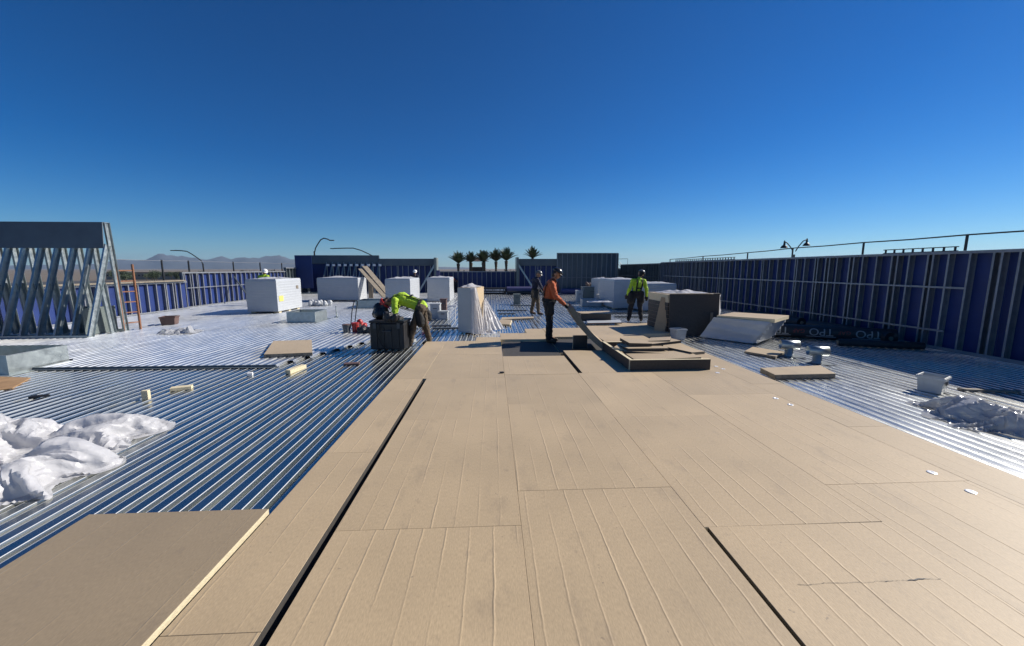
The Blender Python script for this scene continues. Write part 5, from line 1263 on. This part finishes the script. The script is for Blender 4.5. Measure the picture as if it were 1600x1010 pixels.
# cars in the lot at left
def car(label, loc, rz, paint, truck=False):
    t = thing('parked_car', label, 'car', loc, rz, 'cars parked in the lot'); h = 1.75 if truck else 1.45; Lc = 5.2 if truck else 4.6
    prof = [(-Lc / 2, .35), (-Lc / 2, .95), (-Lc / 2 + .1, 1.0), (-Lc * .30 if not truck else -.2, 1.02), (-Lc * .22 if not truck else -.15, h), (Lc * .12, h), (Lc * .26, 1.02), (Lc / 2 - .1, .88), (Lc / 2, .7), (Lc / 2, .35)]
    mb = MB(); n = len(prof)
    for s in (-.9, .9): mb.v += [(x, s * (.85 if z > 1.1 else 1), z) for x, z in prof]
    for i in range(n): mb.f.append([i, (i + 1) % n, n + (i + 1) % n, n + i]); mb.mi.append(0)
    mb.f.append(list(range(n))[::-1]); mb.f.append(list(range(n, 2 * n))); mb.mi += [0, 0]; bevel(ob('body', mb.mesh('body', paint), t), .05, 2)
    for s in (-1, 1):
        mb = MB(); mb.box((-Lc * .02, s * .83, (1.06 + h) / 2 + .0), (Lc * .26, .02, (h - 1.06) * .75), 0, (R(s * 10), 0, 0)); ob('window', mb.mesh('window', 'glass'), t)
        for x in (-Lc * .31, Lc * .31): mb = MB(); mb.tube([(x, s * .72, .34), (x, s * .93, .34)], .34, 14); ob('wheel', mb.mesh('wheel', 'rubber'), t)
    mb = MB(); mb.box((Lc * .185, 0, (1.02 + h) / 2), (.02, 1.45, .5), 0, (0, R(-35), 0)); ob('windscreen', mb.mesh('windscreen', 'glass'), t)
    return t
names = ['white car parked beyond the orange ladder', 'dark car parked beyond the low left parapet', 'white pickup parked beyond the left parapet', 'maroon car parked in the left lot', 'white van like car parked further left', 'dark pickup parked at the left lot edge', 'white car parked beside the blue panel gap', 'dark car behind the rear left stacks']
for k in range(8):
    car(names[k], (beyond(190 + 12.5 * k, 430, 205 + 9 * (k % 3)).x, 205 + 9 * (k % 3), -6.955), R(10 + 70 * (k % 2)), ['car_white', 'car_dark', 'car_white', 'car_red', 'car_white', 'car_dark', 'car_white', 'car_dark'][k], k in (2, 5))
# distant trees
def tree_mesh(seed, r, hgt):
    rnd = random.Random(seed); mb = MB()
    cl = [(rnd.uniform(-.7, .7) * r, rnd.uniform(-.7, .7) * r, hgt * rnd.uniform(.45, .9), r * rnd.uniform(.35, .6)) for _ in range(9)]
    for (cx, cy, cz, cr) in cl:
        for k in range(120):
            d = Vector((rnd.gauss(0, 1), rnd.gauss(0, 1), rnd.gauss(0, .8))).normalized() * cr * rnd.uniform(.6, 1.05); p_ = Vector((cx, cy, cz)) + d
            a_ = Vector((rnd.gauss(0, 1), rnd.gauss(0, 1), rnd.gauss(0, 1))).normalized(); b2 = a_.orthogonal().normalized(); s_ = rnd.uniform(.12, .3)
            mb.add([p_ - a_ * s_, p_ + b2 * s_ * .6, p_ + a_ * s_, p_ - b2 * s_ * .6], [(0, 1, 2, 3)])
    return mb.mesh('crown', 'leaf')
crowns = [tree_mesh(s, 3.0, 6.0) for s in range(5)]
mb = MB(); mb.tube([(0, 0, 0), (.1, .05, 1.6), (.05, .1, 3.6)], [.22, .16, .08], 8); mb.tube([(.1, .05, 1.6), (.9, .2, 3.6)], [.12, .05], 6); mb.tube([(.1, .05, 1.8), (-.8, -.3, 3.8)], [.12, .05], 6); trk = mb.mesh('trunk', 'trunk')
rnd = random.Random(77)
spots = []
for k in range(26): spots.append((rnd.uniform(170, 300) if k < 18 else rnd.uniform(300, 470), 240 + 90 * rnd.random()))
for k in range(12): spots.append((rnd.uniform(690, 810), 110 + 60 * rnd.random()))
for k in range(9): spots.append((rnd.uniform(965, 1045), 120 + 80 * rnd.random()))
spots.sort()
for k, (px, Y) in enumerate(spots):
    b_ = beyond(px, 420, Y); where = 'below the mountains at left' if px < 480 else ('among the palm trees' if px < 850 else 'beyond the far right corner')
    t = thing('tree', 'small dark distant tree ' + where, 'tree', (b_.x, b_.y, GZ), rnd.uniform(0, 6), 'distant trees ' + where)
    s_ = rnd.uniform(.95, 1.45) * (1.0 if px > 480 else .85); t.scale = (s_, s_, s_); ob('crown', crowns[k % 5], t); ob('trunk', trk, t)
# far low buildings
def building(label, px, Y, w, d_, h, m='stucco', roof='roof_dark'):
    b_ = beyond(px, 420, Y); t = thing('far_building', label, 'building', (b_.x, b_.y, GZ))
    mb = MB(); mb.box((0, d_ / 2, h / 2), (w, d_, h)); ob('wall', mb.mesh('wall', m), t)
    mb = MB(); mb.box((0, d_ / 2, h + .15), (w + .5, d_ + .5, .3)); ob('roof', mb.mesh('roof', roof), t)
    for k in range(int(w / 3)): mb = MB(); mb.box((-w / 2 + 1.5 + 3 * k, -.02, h * .6), (1.4, .06, 1.3)); ob('window', mb.mesh('window', 'glass'), t)
building('low tan building beyond the left parapet', 225, 330, 60, 14, 5.6); building('far low building left of the palms', 705, 150, 18, 12, 7.2); building('far low building behind the right palms', 805, 160, 16, 12, 7.4)
building('long dark far building beyond the far right corner', 1010, 110, 34, 12, 8.6, 'slate')

# desert air
mb = MB(); mb.box((0, 6300, 216), (28400, 15800, 448))
hz = ob('haze', mb.mesh('haze', 'haze')); hz['kind'] = 'stuff'
